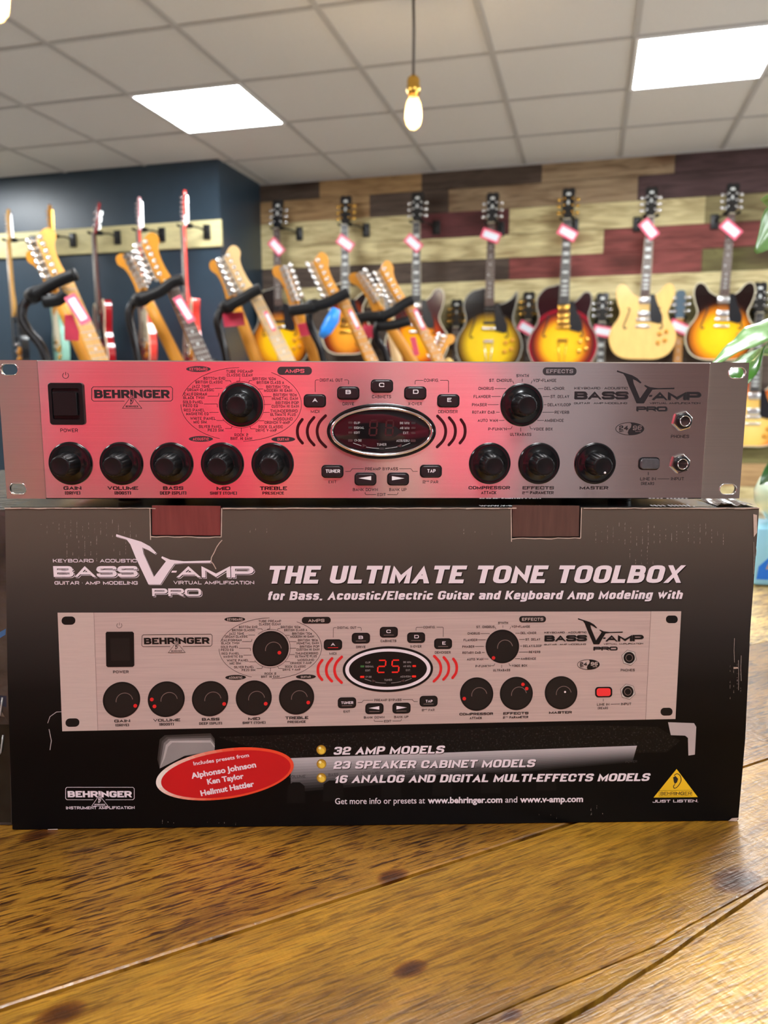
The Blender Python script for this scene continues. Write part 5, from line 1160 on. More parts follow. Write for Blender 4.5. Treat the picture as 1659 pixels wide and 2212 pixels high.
M_pearl = mat('pearl_inlay', srgb(226, 230, 228), .2, var=.08, scale=200); M_nick = mat('nickel', (.86, .86, .86), .24, 1.0, var=.03); M_gold = mat('gold_plate', srgb(226, 178, 84), .2, 1.0, var=.04)
M_hblk = mat('black_lacquer', (.012, .012, .014), .12, var=.05, coat=.5); M_pg = mat('black_pickguard', (.014, .014, .016), .2, var=.05)
M_fret = mat('fret_wire', (.5, .49, .46), .45, 1.0, var=.02); M_str = mat('string_wire', (.45, .43, .40), .5, 1.0, var=.02); M_void = mat('dark_hollow', (.006, .005, .005), .8, var=.05); M_cream = mat('cream_plastic', srgb(226, 216, 186), .3, var=.03)
_SM = {}
def share(key, mk):
    if key not in _SM: _SM[key] = mk()
    return _SM[key]
def put(name, me, parent, M):
    o = bpy.data.objects.new(name, me); COL.objects.link(o); o.parent = parent; o.matrix_local = M; return o
def meshof(mb, name, fix=True):
    o = mb.build(name, fix=fix); me = o.data; bpy.data.objects.remove(o, do_unlink=True); return me
G2 = lambda x, z, h: Vector((x, -h, z))
def fit(pts, zb): return [(x, z - zb) for x, z in pts]
def guitar(M, label, cat='guitar', group=None, shape='semi', top=None, rim=None, bind=None, neck=None, board=None, inlay='dot', head='three', headm=None, hw=None, guard=True, pick=2, tail='stop', fh=True, knobs=True, kind_name='electric_guitar', ramp=None):
    r = empty(kind_name, M, label, cat, group); pts, left, zb, th = SH[shape]; hw = hw or M_nick
    ol = fit(catmull(pts + left, 4) if left else catmull(mirror(pts), 4), zb); Lh = 0.0
    def mk():
        mb = MB(); n = len(ol); inn = scale_o(ol, .965)
        fn = lambda x, z, h: Vector((x, -h, z))
        loft(mb, [(ol, -th), (ol, -.003), (scale_o(ol, .992), 0)], 'R', fn, cap=False, smooth=False)
        mb.add([fn(x, z, 0) for x, z in scale_o(ol, .992)], [list(range(n))], 'T'); mb.add([fn(x, z, -th) for x, z in ol], [list(range(n))], 'R'); return mb
    mb = mk(); mb.mats = [{'R': rim or M_rimd, 'T': top}[q] for q in mb.mats]; mb.build('body', parent=r)
    if bind:
        mb = MB(); mb.tube([Vector((x, .001, z)) for x, z in ol], .0042, 6, bind, closed=True); mb.build('binding', parent=r)
    jz = {'semi': -.485, 'venetian': -.49, 'florentine': -.49, 'single': -.475, 'double': -.47, 'tele': -.47}[shape]
    nm = neck or M_mahog
    def mkn():
        mb = MB(); vs = []; N = 8; zs = [0.0, -.1, -.2, -.3, -.37, -.40, jz + .02]
        for z in zs:
            w = .0215 + (.0285 - .0215) * (-z / .46); d = .018 if z > -.35 else .024
            for k in range(N + 1):
                a = PI * k / N; vs.append(Vector((-w * math.cos(a), .0 + d * math.sin(a), z)))
        fs = [(i * 9 + k, i * 9 + k + 1, i * 9 + 10 + k, i * 9 + 9 + k) for i in range(len(zs) - 1) for k in range(N)]
        fs += [[k for k in range(9)], [(len(zs) - 1) * 9 + k for k in range(8, -1, -1)]] + [(i * 9, i * 9 + 9, i * 9 + 17, i * 9 + 8) for i in range(len(zs) - 1)]
        mb.add(vs, fs, 'N', True); return mb
    mb = mkn(); mb.mats = [nm]; nk = mb.build('neck', parent=r); nk.location = (0, -.004, 0)
    bm_ = board or M_rose_; mb = MB(); ww = lambda z: .0215 + (.029 - .0215) * (-z / .47)
    mb.prism([(-ww(0), 0), (ww(0), 0), (ww(jz), jz), (-ww(jz), jz)], .0105, .004, bm_, G2)
    if inlay == 'edge': mb.prism([(-ww(0) - .002, 0), (ww(0) + .002, 0), (ww(jz) + .002, jz), (-ww(jz) - .002, jz)], .0098, .004, bind or M_bind, G2)
    fb = mb.build('fretboard', parent=r); mb = MB()
    fz = [.628 * (1 - 2 ** (-k / 12)) for k in range(0, 22)]
    for k in range(1, 22):
        if fz[k] < -jz - .004: mb.box(-ww(-fz[k]), ww(-fz[k]), -.0118, -.0104, -fz[k] - .001, -fz[k] + .001, M_fret)
    mb.box(-.0215, .0215, -.0125, -.0104, 0, .004, M_cream); mb.build('fret_wires', parent=fb)
    mb = MB()
    for k in (3, 5, 7, 9, 12, 15, 17, 19, 21):
        zc = -(fz[k] + fz[k - 1]) / 2
        if inlay == 'dot': mb.prism(ell(0 if k != 12 else -.01, zc, .0045, .0045, 12), .0109, .0105, M_pearl, G2)
        else: mb.prism(rrect(-.016, zc - (fz[k] - fz[k - 1]) * .32, .016, zc + (fz[k] - fz[k - 1]) * .32, .002, 2), .0109, .0105, M_pearl, G2)
    mb.build('fret_markers', parent=fb)
    # headstock
    MH = Matrix.Rotation(math.radians(-10 if head == 'three' else 0), 4, 'X'); hm = headm or (M_hblk if head == 'three' else nm)
    if head == 'three': hp = [(-.021, 0), (.021, 0), (.024, .02), (.036, .045), (.035, .12), (.039, .165), (.036, .182), (.018, .19), (0, .184), (-.018, .19), (-.036, .182), (-.039, .165), (-.035, .12), (-.036, .045), (-.024, .02)]
    elif head == 'round': hp = [(-.021, 0), (.021, 0), (.026, .03), (.030, .10), (.025, .16), (.0, .172), (-.025, .16), (-.030, .10), (-.026, .03)]
    else: hp = [(-.021, 0), (.021, 0), (.020, .02), (.014, .05), (.012, .08), (.014, .11), (.022, .135), (.034, .15), (.040, .165), (.036, .182), (.022, .19), (.002, .186), (-.018, .172), (-.030, .155), (-.034, .13), (-.033, .08), (-.030, .04), (-.025, .015)]
    if head == 'inline': hp = [(x * .88, z) for x, z in hp]
    mb = MB(); hp2 = catmull(hp, 3) if head != 'three' else hp
    oy = .004 if head != 'inline' else .010
    mb.prism(hp2, .006 - oy, -.008 - oy, hm, lambda x, z, h: MH @ Vector((x, -h, z))); hd = mb.build('headstock', parent=r)
    if head == 'three':
        mb = MB(); mb.prism([(-.014, .145), (.014, .145), (.010, .160), (-.010, .160)], .0063 - oy, .0058 - oy, M_pearl, lambda x, z, h: MH @ Vector((x, -h, z))); mb.build('head_inlay', parent=hd); mb = MB(); mb.prism([(0, .085), (.008, .10), (0, .118), (-.008, .10)], .0063 - oy, .0058 - oy, M_pearl, lambda x, z, h: MH @ Vector((x, -h, z))); mb.build('head_inlay', parent=hd)
    def peg():
        mb = MB(); mb.lathe([(.0038, -.010), (.0038, .014), (.0045, .016), (0, .0165)], 10, 'H'); mb.lathe([(.0068, .0045), (.0068, .0075), (.004, .0085)], 12, 'H')
        mb.box(-.0115, .0115, -.0105, .0105, -.026, -.009, 'H'); MX = Matrix.Translation((.010, 0, -.014)) @ Matrix.Rotation(PI / 2, 4, 'Y')
        mb.lathe([(.0028, 0), (.0028, .012)], 8, 'H', MX); mb.lathe([(.004, .011), (.0095, .014), (.0115, .022), (.008, .030), (0, .031)], 12, 'H', MX @ Matrix.Scale(.55, 4, (1, 0, 0))); return mb
    def pegm():
        mb = peg(); mb.mats = [hw]; return meshof(mb, 'tuning_peg')
    pm = share(('peg', hw.name), pegm)
    spots = [(-.024, .045, 1), (-.024, .085, 1), (-.024, .125, 1), (.024, .045, 0), (.024, .085, 0), (.024, .125, 0)] if head in ('three', 'round') else [(-.020, .034 + .0245 * k, 1) for k in range(6)]
    for (x, z, flip) in spots:
        put('tuning_peg', pm, r, MH @ Matrix.Translation((x, -.002 + oy, z)) @ Matrix.Rotation(PI / 2, 4, 'X') @ (Matrix.Rotation(PI, 4, 'Z') if flip else Matrix.Identity(4)))
    # top fittings
    bz = -.628 if shape not in ('double', 'tele') else -.645
    def pick_m():
        mb = MB(); mb.bbox(-.035, .035, -.008, -.0002, -.019, .019, .002, hw); return meshof(mb, 'pickup')
    pmh = share(('pickup', hw.name), pick_m)
    def pick_s():
        mb = MB(); mb.bbox(-.036, .036, -.008, -.0002, -.009, .009, .004, M_cream if shape == 'double' else M_pg); return meshof(mb, 'pickup')
    pms = share(('single', shape == 'double'), pick_s)
    if pick == 1: zs = [jz - .03]
    elif pick == 3: zs = [jz - .025, (jz + bz) / 2 - .005, bz + .03]
    elif pick == 90: zs = [jz - .02, bz + .035]
    else: zs = [jz - .025, bz + .035]
    for z in zs: put('pickup', pms if (shape in ('double', 'tele') or pick == 90) else pmh, r, Matrix.Translation((0, 0, z)))
    mb = MB(); mb.bbox(-.042, .042, -.013, -.0002, bz - .008, bz + .008, .002, hw); mb.build('bridge', parent=r)
    if tail == 'stop': mb = MB(); mb.bbox(-.045, .045, -.012, -.0002, bz - .048, bz - .034, .003, hw); mb.build('tailpiece', parent=r)
    elif tail == 'trapeze':
        mb = MB(); mb.box(-.03, .03, -.012, -.008, bz - .085, bz - .068, hw); mb.tube([Vector((-.026, -.010, bz - .08)), Vector((-.008, -.006, -zb + .004))], .0025, 6, hw); mb.tube([Vector((.026, -.010, bz - .08)), Vector((.008, -.006, -zb + .004))], .0025, 6, hw); mb.build('tailpiece', parent=r)
    if guard and shape in ('semi', 'venetian', 'florentine', 'single'):
        g_ = [(.031, jz + .015), (.060, jz + .012), (.072, jz - .03), (.112, jz - .115), (.116, jz - .148), (.098, jz - .168), (.038, jz - .152)]
        mb = MB(); mb.prism(g_, .008, .006, M_pg, G2); mb.build('pickguard', parent=r)
    elif guard and shape == 'double':
        mb = MB(); mb.prism(scale_o([p for p in ol], .72), .0025, .0003, M_cream, lambda x, z, h: Vector((x + .01, -h, z + .03))); mb.build('pickguard', parent=r)
    elif guard and shape == 'tele':
        mb = MB(); mb.prism([(-.10, -.45), (-.03, -.44), (.03, -.44), (.06, -.47), (.075, -.53), (.06, -.60), (-.05, -.62), (-.12, -.56)], .0025, .0003, M_pg, G2); mb.build('pickguard', parent=r)
    if fh:
        for s in (-1, 1):
            c = [(s * .098, -.555), (s * .088, -.562), (s * .094, -.590), (s * .108, -.635), (s * .118, -.67), (s * .110, -.684), (s * .100, -.678)]
            mb = MB(); mb.prism(capsule(c, .0042), .0012, .0004, M_void, G2); mb.build('sound_hole', parent=r)
    if knobs:
        km = share(('knob', hw.name), lambda: (lambda mb: (mb.lathe([(.013, 0), (.012, .012), (.010, .015), (0, .015)], 16, M_gold if hw is M_gold else M_amber), meshof(mb, 'control_knob'))[1])(MB()))
        for x, z in ([(.105, -.715), (.145, -.70), (.10, -.77), (.14, -.755)] if zb > .85 else [(.09, -.70), (.125, -.68), (.075, -.745), (.11, -.735)]): put('control_knob', km, r, Matrix.Translation((x, -.0003, z)) @ Matrix.Rotation(PI / 2, 4, 'X'))
    mb = MB()
    for k in range(6):
        x0 = -.0165 + .0066 * k; x1 = -.026 + .0104 * k; mb.tube([Vector((x0, -.0135, .003)), Vector((x1, -.0142, bz))], .0006, 4, M_str)
    mb.build('strings', parent=r)
    return r
M_hang = mat('black_hanger_steel', (.012, .012, .013), .4, .2, var=.05); M_foam = mat('black_foam', (.006, .006, .007), .5, spec=.25, var=.15, scale=200, bump=.3)
def hanger(pw, nut, label, group, side=1):
    """black wall hook: plate on the wall at pw, yoke under the headstock at nut"""
    pw, nut = Vector(pw), Vector(nut); r = empty('guitar_hanger', pw, label, 'guitar hanger', group); n = nut - pw + Vector((0, 0, -.005))
    mb = MB(); mb.bbox(-.024, .024, -.014, -.0006, -.045, .045, .004, M_hang); mb.build('wall_plate', parent=r)
    d = Vector((n.x, n.y, 0)).normalized(); s = Vector((-d.y, d.x, 0)); e = n - d * .045
    mb = MB(); mb.tube(catmull([(0, -.010, 0), tuple(n * .4 + Vector((0, 0, .012))), tuple(e)], 4, False), .006, 8, M_hang); mb.build('arm', parent=r)
    mb = MB(); mb.tube(catmull([tuple(n + s * .036 + d * .03), tuple(n + s * .040 - d * .01), tuple(e + s * .012), tuple(e - s * .012), tuple(n - s * .040 - d * .01), tuple(n - s * .036 + d * .03)], 4, False), .0085, 8, M_foam); mb.build('yoke', parent=r)
M_tagp = mat('pink_card', srgb(236, 96, 124), .5, var=.03); M_tagw = mat('white_card', srgb(232, 236, 246), .5, var=.02)
def price_tag(px, py, Y, ang, label, L=.125, Wd=.068):
    c = on_y(px, py, Y); r = empty('price_tag', Matrix.Translation(c) @ Matrix.Rotation(math.radians(ang), 4, 'Y'), label, 'price tag', 'pink price tags on the guitars')
    mb = MB(); mb.prism(rrect(-L / 2, -Wd / 2, L / 2, Wd / 2, .004, 3), .0006, -.0006, M_tagp, G2); mb.build('tag_card', parent=r)
    mb = MB(); mb.prism(rrect(-L / 2 + .014, -Wd / 2 + .013, L / 2 - .012, Wd / 2 - .013, .002, 2), .0010, .0006, M_tagw, G2); mb.build('tag_label', parent=r)
YG = YB - .205; YLOW = YB - .088
S1 = 1.06
def hung(px, py, Y=YG, s=S1, tilt=0.0, turn=0.0):
    p = on_y(px, py, Y); return Matrix.Translation(p) @ Matrix.Rotation(turn, 4, 'Z') @ Matrix.Rotation(tilt, 4, 'Y') @ Matrix.Scale(s, 4)
U_ = [((598, 494), dict(shape='venetian', top=B_YEL, bind=M_bindg, hw=M_nick, inlay='dot', guard=True, pick=90, tail='trapeze'), 'yellow sunburst hollow guitar hanging leftmost on the plank wall, behind the slanted necks', 'yellow sunburst guitar leftmost on the planks'),
      ((745, 486), dict(shape='single', top=B_TOB, rim=M_rimd, bind=M_bind, hw=M_gold, inlay='edge', board=M_ebony, fh=False), 'tobacco sunburst single-cut guitar with gold hardware, second from the left on the plank wall', 'tobacco sunburst single-cut guitar'),
      ((900, 480), dict(shape='semi', top=B_BROWN, rim=M_mahog, bind=M_bind, inlay='edge', board=M_ebony), 'brown edged sunburst guitar with rounded horns, third from left on the planks', 'brown edged sunburst guitar'),
      ((1062, 482), dict(shape='florentine', top=B_OLIVE, bind=M_bindg, inlay='dot', pick=90, tail='trapeze'), 'dull yellow hollow guitar with one sharp pointed horn and black pickguard', 'dull yellow sharp horned guitar'),
      ((1226, 474), dict(shape='venetian', top=B_CHERRY, rim=M_rimd, bind=M_bindg, hw=M_gold, inlay='edge', board=M_ebony, pick=3, tail='trapeze'), 'cherry edged sunburst hollow guitar with three gold pickups', 'cherry edged three pickup guitar'),
      ((1405, 468), dict(shape='semi', top=M_nat, rim=M_nat, bind=None, neck=M_maple, board=M_rose_, inlay='edge', hw=M_nick), 'blonde natural wood guitar with two rounded horns and black pickguard', 'blonde natural guitar'),
      ((1580, 462), dict(shape='semi', top=B_YEL, bind=M_bind, board=M_rose_, inlay='dot'), 'dark edged yellow sunburst guitar with two horns behind the plant leaves', 'sunburst guitar behind the plant')]
TG = [(597, 533, 48), (746, 525, 36), (893, 525, 42), (1060, 509, 22), (1226, 503, 30), (1402, 495, 52), (1579, 495, 42)]
for ((px, py), kw, lab, short), tg in zip(U_, TG):
    M = hung(px, py, s=.985 if px > 1300 else S1, tilt={1226: .012, 1405: .024, 1580: .03, 1062: .01}.get(px, 0)); guitar(M, lab, **kw)
    nut = M @ Vector((0, .012, .012)); hanger((nut.x + (.10 if px < 1000 else (.04 if px < 1300 else -.07)), YB - .0235, nut.z - .02), nut, 'black wall hook holding the ' + short, 'guitar hooks on the plank wall')
    price_tag(tg[0], tg[1], YG - .035, tg[2], 'pink edged white price tag on the ' + short)
LOW = [((985, 707), dict(shape='tele', top=M_hblk, rim=M_hblk, fh=False, guard=False, head='three', neck=M_mahog, hw=M_gold), 'guitar with a small black headstock hanging low between the brown and dull yellow guitars', 0),
       ((1141, 692), dict(shape='single', top=B_TOB, fh=False, hw=M_gold, neck=M_mahog), 'guitar with a green-pearl logo headstock hanging low between the dull yellow and cherry guitars', 1),
       ((1300, 696), dict(shape='single', top=M_hblk, rim=M_hblk, fh=False, inlay='edge', board=M_ebony), 'black headed guitar with block markers hanging low between the cherry and blonde guitars', 1),
       ((1468, 688), dict(shape='tele', top=M_nat, rim=M_nat, fh=False, neck=M_amber, board=M_amber, head='round', headm=mat('blue_grey_lacquer', srgb(96, 116, 132), .15, var=.05)), 'blue-grey headed guitar with a maple neck hanging low between the blonde and dark edged guitars', 1),
       ((1641, 676), dict(shape='single', top=B_LEMON, rim=M_mahog, bind=M_bind, fh=False, inlay='edge', board=M_ebony), 'faded sunburst single-cut guitar at the right edge beside the rack unit', 0)]
LT = {1: (1139, 710, 30), 2: (1303, 716, 12), 3: (1468, 707, 25)}
for i, ((px, py), kw, lab, t_) in enumerate(LOW):
    M = hung(px, py, YLOW, 1.02); guitar(M, lab, **kw); nut = M @ Vector((0, .012, .012))
    hanger((nut.x, YB - .0235, nut.z - .02), nut, 'black wall hook of the ' + lab.split(' hanging')[0].split(' at the')[0], 'guitar hooks on the plank wall')
    if i in LT: price_tag(LT[i][0], LT[i][1], YLOW - .034, LT[i][2], 'pink edged price tag on the ' + lab.split(' hanging')[0])
# ---- batten and side-on guitars on the dark wall
b1, b2 = on_y(483, 475, YD - .02), on_y(0, 503, YD - .02); zt = (b1.z + b2.z) / 2
M_bat = mat('pale_pine_batten', srgb(206, 196, 146), .6, var=.12, scale=20, stretch=(.6, 1, 6))
mb = MB(); o_ = Vector((XC - 1.2, YD, zt)); mb.bbox(-1.4, 1.215, -.022, -.0006, -.165, 0, .002, M_bat)
bt = mb.build('wall_batten'); bt.location = o_; tag(bt, 'long pale pine batten screwed across the dark blue wall', 'batten')
M_coral = mat('coral_red_lacquer', srgb(226, 70, 60), .12, var=.04, coat=.6); M_dred = mat('dark_red_lacquer', srgb(150, 20, 28), .12, var=.04, coat=.6); M_surf = mat('worn_surf_green', srgb(150, 205, 185), .3, var=.15, scale=25); M_pinkl = mat('pale_pink_lacquer', srgb(236, 170, 176), .15, var=.04, coat=.5)
SD = [((18, 520), 465, dict(shape='tele', top=M_hblk, rim=M_hblk, neck=M_maple, board=M_maple, head='inline', fh=False, guard=False), 'black bodied guitar with a maple neck hung side-on, leftmost on the dark wall', 'leftmost side-on guitar'),
      ((107, 512), 458, dict(shape='double', top=M_surf, rim=M_surf, neck=M_amber, board=M_amber, head='inline', fh=False, hw=M_gold), 'worn pale green guitar with a gold-pegged maple head hung side-on on the dark wall', 'pale green side-on guitar'),
      ((203, 505), 449, dict(shape='semi', top=M_dred, rim=M_dred, bind=M_bind, neck=M_mahog, head='three', headm=M_dred), 'dark red cream-bound guitar hung side-on in the middle of the dark wall', 'dark red side-on guitar'),
      ((299, 498), 440, dict(shape='double', top=M_coral, rim=M_coral, bind=M_bind, neck=M_coral, head='inline', headm=M_pinkl, fh=False), 'red guitar with a pale pink headstock hung side-on on the dark wall', 'pink headed side-on guitar'),
      ((396, 490), 404, dict(shape='double', top=M_coral, rim=M_coral, bind=M_bind, neck=M_coral, head='inline', headm=M_coral, fh=False), 'coral red guitar with the tallest headstock hung side-on nearest the wall corner', 'tallest coral side-on guitar')]
for i, ((px, py), hy, kw, lab, short) in enumerate(SD):
    p = on_y(px, py, YD - .26); r_ = ray(px, py); back = Vector((r_[0], r_[1], 0)).normalized(); lft = Vector((-back.y, back.x, 0))
    nrm = (lft - back * .18).normalized(); ax = nrm.cross(Vector((0, 0, 1))).normalized() * -1
    # local x, y (into the face), z
    yv = -nrm; xv = yv.cross(Vector((0, 0, 1))).normalized(); zv = xv.cross(yv)
    M = Matrix(((xv.x, yv.x, zv.x, p.x), (xv.y, yv.y, zv.y, p.y), (xv.z, yv.z, zv.z, p.z), (0, 0, 0, 1))) @ Matrix.Scale(1.04 if i < 4 else 1.12, 4)
    guitar(M, lab, **kw)
    pp = on_y(px + (52 if i else 55), py + 12, YD - .0235); nut = M @ Vector((0, .012, .012))
    hanger((pp.x, YD - .0235, zt - .075), nut, 'black hook on the pine batten holding the ' + short, 'guitar hooks on the pine batten')
# two empty-looking hooks complete the row
# ---- slanted guitars in floor stands in front
PZ = .69
M_plinth = mat('dark_plinth', (.03, .027, .025), .6, var=.1, scale=20)
mb = MB(); mb.bbox(-1.25, 1.15, -.42, .55, 0, PZ, .006, M_plinth); pn = mb.build('display_plinth'); tag(pn, 'dark display plinth under the slanted guitars', 'plinth')
pn.matrix_world = Matrix.Translation((-1.1, 2.95, .0006)) @ Matrix.Rotation(.06, 4, 'Z')
ST = [((92, 491), (213, 778), 2.50, 1, dict(shape='double', top=M_nat, rim=M_nat, neck=M_maple, board=M_maple), 'guitar with a broad maple headstock and maple fretboard, front of the leftmost stand', 0.0),
      ((76, 540), (186, 778), 2.74, -1, dict(shape='tele', top=M_dred, rim=M_dred, neck=M_amber, board=M_amber), 'amber necked guitar seen from behind, back of the leftmost stand', 0.0),
      ((318, 502), (440, 780), 2.72, 1, dict(shape='tele', top=M_nat, rim=M_nat, neck=M_amber, board=M_rose_), 'rosewood-board guitar with a tall amber headstock, front of the second stand', 0.0),
      ((268, 547), (382, 780), 2.92, -1, dict(shape='double', top=M_hblk, rim=M_hblk, neck=M_amber, board=M_rose_), 'guitar with a rounded brown headstock seen from behind, back of the second stand', 0.0),
      ((494, 531), (620, 780), 2.80, 1, dict(shape='tele', top=M_nat, rim=M_nat, neck=M_pale, board=M_pale), 'pale maple necked guitar, front of the third stand', 0.0),
      ((470, 560), (552, 780), 3.00, -1, dict(shape='double', top=M_coral, rim=M_coral, neck=M_amber, board=M_amber), 'amber necked guitar with a rounded head, back of the third stand', 0.0),
      ((688, 544), (801, 781), 2.80, 1, dict(shape='double', top=B_TOB, neck=M_amber, board=M_amber), 'amber headed guitar with a long slim neck, front of the fourth stand', .4),
      ((606, 572), (682, 781), 3.02, -1, dict(shape='tele', top=M_surf, rim=M_surf, neck=M_amber, board=M_rose_, hw=M_nick), 'guitar with a row of bright chrome pegs, back of the fourth stand', 0.0),
      ((829, 563), (946, 781), 3.0, 1, dict(shape='double', top=M_coral, rim=M_coral, neck=M_amber, board=M_amber), 'bright amber guitar neck, front of the rightmost stand', .4),
      ((767, 587), (888, 781), 3.28, -1, dict(shape='double', top=M_nat, rim=M_nat, neck=M_amber, board=M_rose_), 'orange headed guitar left of the rightmost stand, leaning behind it', 0.0),
      ((826, 612), (858, 781), 3.52, -1, dict(shape='tele', top=M_nat, rim=M_nat, neck=M_pale, board=M_rose_), 'guitar with a small chrome pegged head behind the yoke of the rightmost stand', 0.0),
      ((975, 720), (938, 800), 3.95, 1, dict(shape='tele', top=M_nat, rim=M_nat, neck=M_amber, board=M_maple), 'low guitar head with bright pegs leaning right, between the dull yellow guitar and the stands', 0.0)]
for (tp, lp, d, face, kw, lab, turn) in ST:
    A, Bp = at_d(*tp, d), at_d(*lp, d - .02); zv = (A - Bp).normalized(); view = (A - Vector(CAMP)).normalized(); rgt = VR
    nrm = (-view * face * 1.0 + rgt * (.55 + turn)).normalized(); nrm = (nrm - zv * nrm.dot(zv)).normalized(); yv = -nrm; xv = yv.cross(zv).normalized()
    s = 1.0; nut = A - zv * .19 * s
    M = Matrix(((xv.x, yv.x, zv.x, nut.x), (xv.y, yv.y, zv.y, nut.y), (xv.z, yv.z, zv.z, nut.z), (0, 0, 0, 1))) @ Matrix.Scale(s, 4)
    guitar(M, lab, group='slanted guitars in the stands', head='inline', fh=False, knobs=False, **kw)
lowg = [o for o in bpy.data.objects if o.get('label', '').startswith('low guitar head')][0]
M_tube = mat('black_tube', (.008, .007, .008), .25, .0, var=.08, spec=.35); M_bnd = mat('maroon_card', srgb(190, 40, 70), .55, var=.05)
STD = [([(125, 645), (85, 640), (55, 655), (48, 685), (62, 715), (102, 780)], [((70, 640), (120, 610), (165, 592)), ((95, 652), (125, 648), (142, 634))], 2.5, 'leftmost black guitar stand with a padded yoke'),
       ([(340, 632), (305, 640), (285, 660), (280, 690), (300, 780)], [((300, 648), (345, 630), (372, 610), (395, 604))], 2.72, 'second black guitar stand from the left with a slanted yoke'),
       ([(512, 648), (485, 660), (470, 690), (475, 720), (490, 780)], [((488, 664), (520, 648), (545, 632), (563, 624))], 2.80, 'third black guitar stand from the left in front of the wall corner'),
       ([(700, 655), (680, 662), (668, 685), (675, 715), (700, 782)], [((672, 662), (705, 655), (735, 640), (752, 631)), ((625, 672), (655, 668), (680, 664))], 2.80, 'fourth black guitar stand from the left with the blue pouch'),
       ([(840, 675), (820, 690), (812, 715), (818, 740), (838, 782)], [((820, 686), (845, 675), (875, 655), (892, 648)), ((815, 705), (850, 702), (885, 692)), ((765, 690), (795, 684), (822, 684))], 3.0, 'rightmost black guitar stand with two padded yokes')]
for tube, prongs, df, lab in STD:
    d = df + .075
    P0 = at_d(*tube[-1], d); r = empty('guitar_stand', (P0.x, P0.y, PZ + .0008), lab, 'guitar stand', 'guitar stands'); L = lambda v: Vector(v) - r.location
    foot = Vector((P0.x + .07, P0.y - .02, PZ + .012)); path = [at_d(*p, d) for p in tube] + [P0 * .5 + foot * .5, foot]
    mb = MB(); mb.tube(catmull([tuple(L(p)) for p in path], 4, False), .0145, 12, M_tube); mb.build('stand_tube', parent=r)
    c0 = at_d(*prongs[0][0], d); c1 = at_d(*prongs[0][0], df - .055) * .75 + at_d(*prongs[0][1], df - .055) * .25
    mb = MB(); mb.tube([L(c0 - (c1 - c0) * .1), L(c1)], [.026, .024], 12, M_foam); mb.build('yoke_block', parent=r)
    for pr in prongs:
        mb = MB(); w = [at_d(*p, df - .055) for p in pr]; mb.tube(catmull([tuple(L(p)) for p in w], 4, False), .019, 12, M_foam); mb.build('padded_arm', parent=r)
    k = at_d(prongs[0][0][0] - 6, prongs[0][0][1] - 2, d - .02); mb = MB(); mb.lathe([(.006, 0), (.013, .004), (.013, .016), (.006, .02)], 14, M_chr, Matrix.Translation(L(k)) @ Matrix.Rotation(1.1, 4, 'Y')); mb.build('clamp_screw', parent=r)
    for sx, sy in ((.16, -.12), (-.14, -.10), (.0, .17)):
        mb = MB(); mb.tube([L(foot), L(Vector((foot.x + sx, foot.y + sy, PZ + .010)))], .009, 8, M_tube); mb.build('foot', parent=r)
# maroon cards and folded pink tags on the slanted necks, blue pouch
for i, (px, py, d, w, h, a, lab, m_) in enumerate(((155, 708, 2.58, .045, .085, 0, 'plain maroon card hanging left of the leftmost maple fretboard', M_bnd), (505, 690, 2.835, .075, .05, -8, 'maroon card behind the amber neck of the third stand', M_bnd), (657, 712, 2.95, .04, .05, -15, 'small maroon card beside the fourth stand', M_bnd), (797, 716, 3.14, .05, .05, 0, 'small maroon card left of the rightmost stand', M_bnd), (896, 748, 2.9, .022, .07, -12, 'narrow maroon card on the neck right of the rightmost stand', M_bnd),
        (168, 668, 2.41, .035, .10, -32, 'long pink edged tag folded over the leftmost maple neck', M_tagp), (398, 668, 2.66, .03, .10, -32, 'pink edged tag folded over the neck of the second stand', M_tagp), (583, 694, 2.74, .014, .075, -25, 'pink edged tag seen edge-on on the pale neck of the third stand', M_tagp), (765, 690, 2.74, .014, .075, -25, 'pink edged tag on the slim neck of the fourth stand', M_tagp), (906, 690, 2.94, .018, .085, -24, 'pink edged tag on the neck of the rightmost stand', M_tagp))):
    c = at_d(px, py, d); MM = Matrix.Translation(c) @ cam.matrix_world.to_3x3().to_4x4() @ Matrix.Rotation(-math.radians(a), 4, 'Z') @ Matrix.Rotation(.25, 4, 'Y')
    r = empty('price_tag' if m_ is M_tagp else 'hang_card', MM, lab, 'price tag' if m_ is M_tagp else 'card')
    mb = MB(); mb.prism(rrect(-w / 2, -h / 2, w / 2, h / 2, .003, 3), .0006, -.0006, m_, lambda x, y, hh: Vector((x, y, hh))); mb.build('tag_card', parent=r)
    if m_ is M_tagp: mb = MB(); mb.prism(rrect(-w * .3, -h * .38, w * .3, h * .38, .002, 2), .0011, .0006, M_tagw, lambda x, y, hh: Vector((x, y, hh))); mb.build('tag_label', parent=r)
M_bl = mat('bright_blue_cloth', srgb(40, 140, 240), .35, var=.15, scale=60)
pp = [at_d(*p, 2.7) for p in ((726, 668), (718, 690), (705, 712), (694, 728))]; mb = MB(); o = pp[0]
mb.tube([Vector((0, 0, .0)) + (p - o) for p in pp], [.016, .024, .022, .010], 14, M_bl); ob = mb.build('cloth_pouch'); ob.location = o; tag(ob, 'bright blue pouch hanging under the fourth guitar stand', 'pouch')

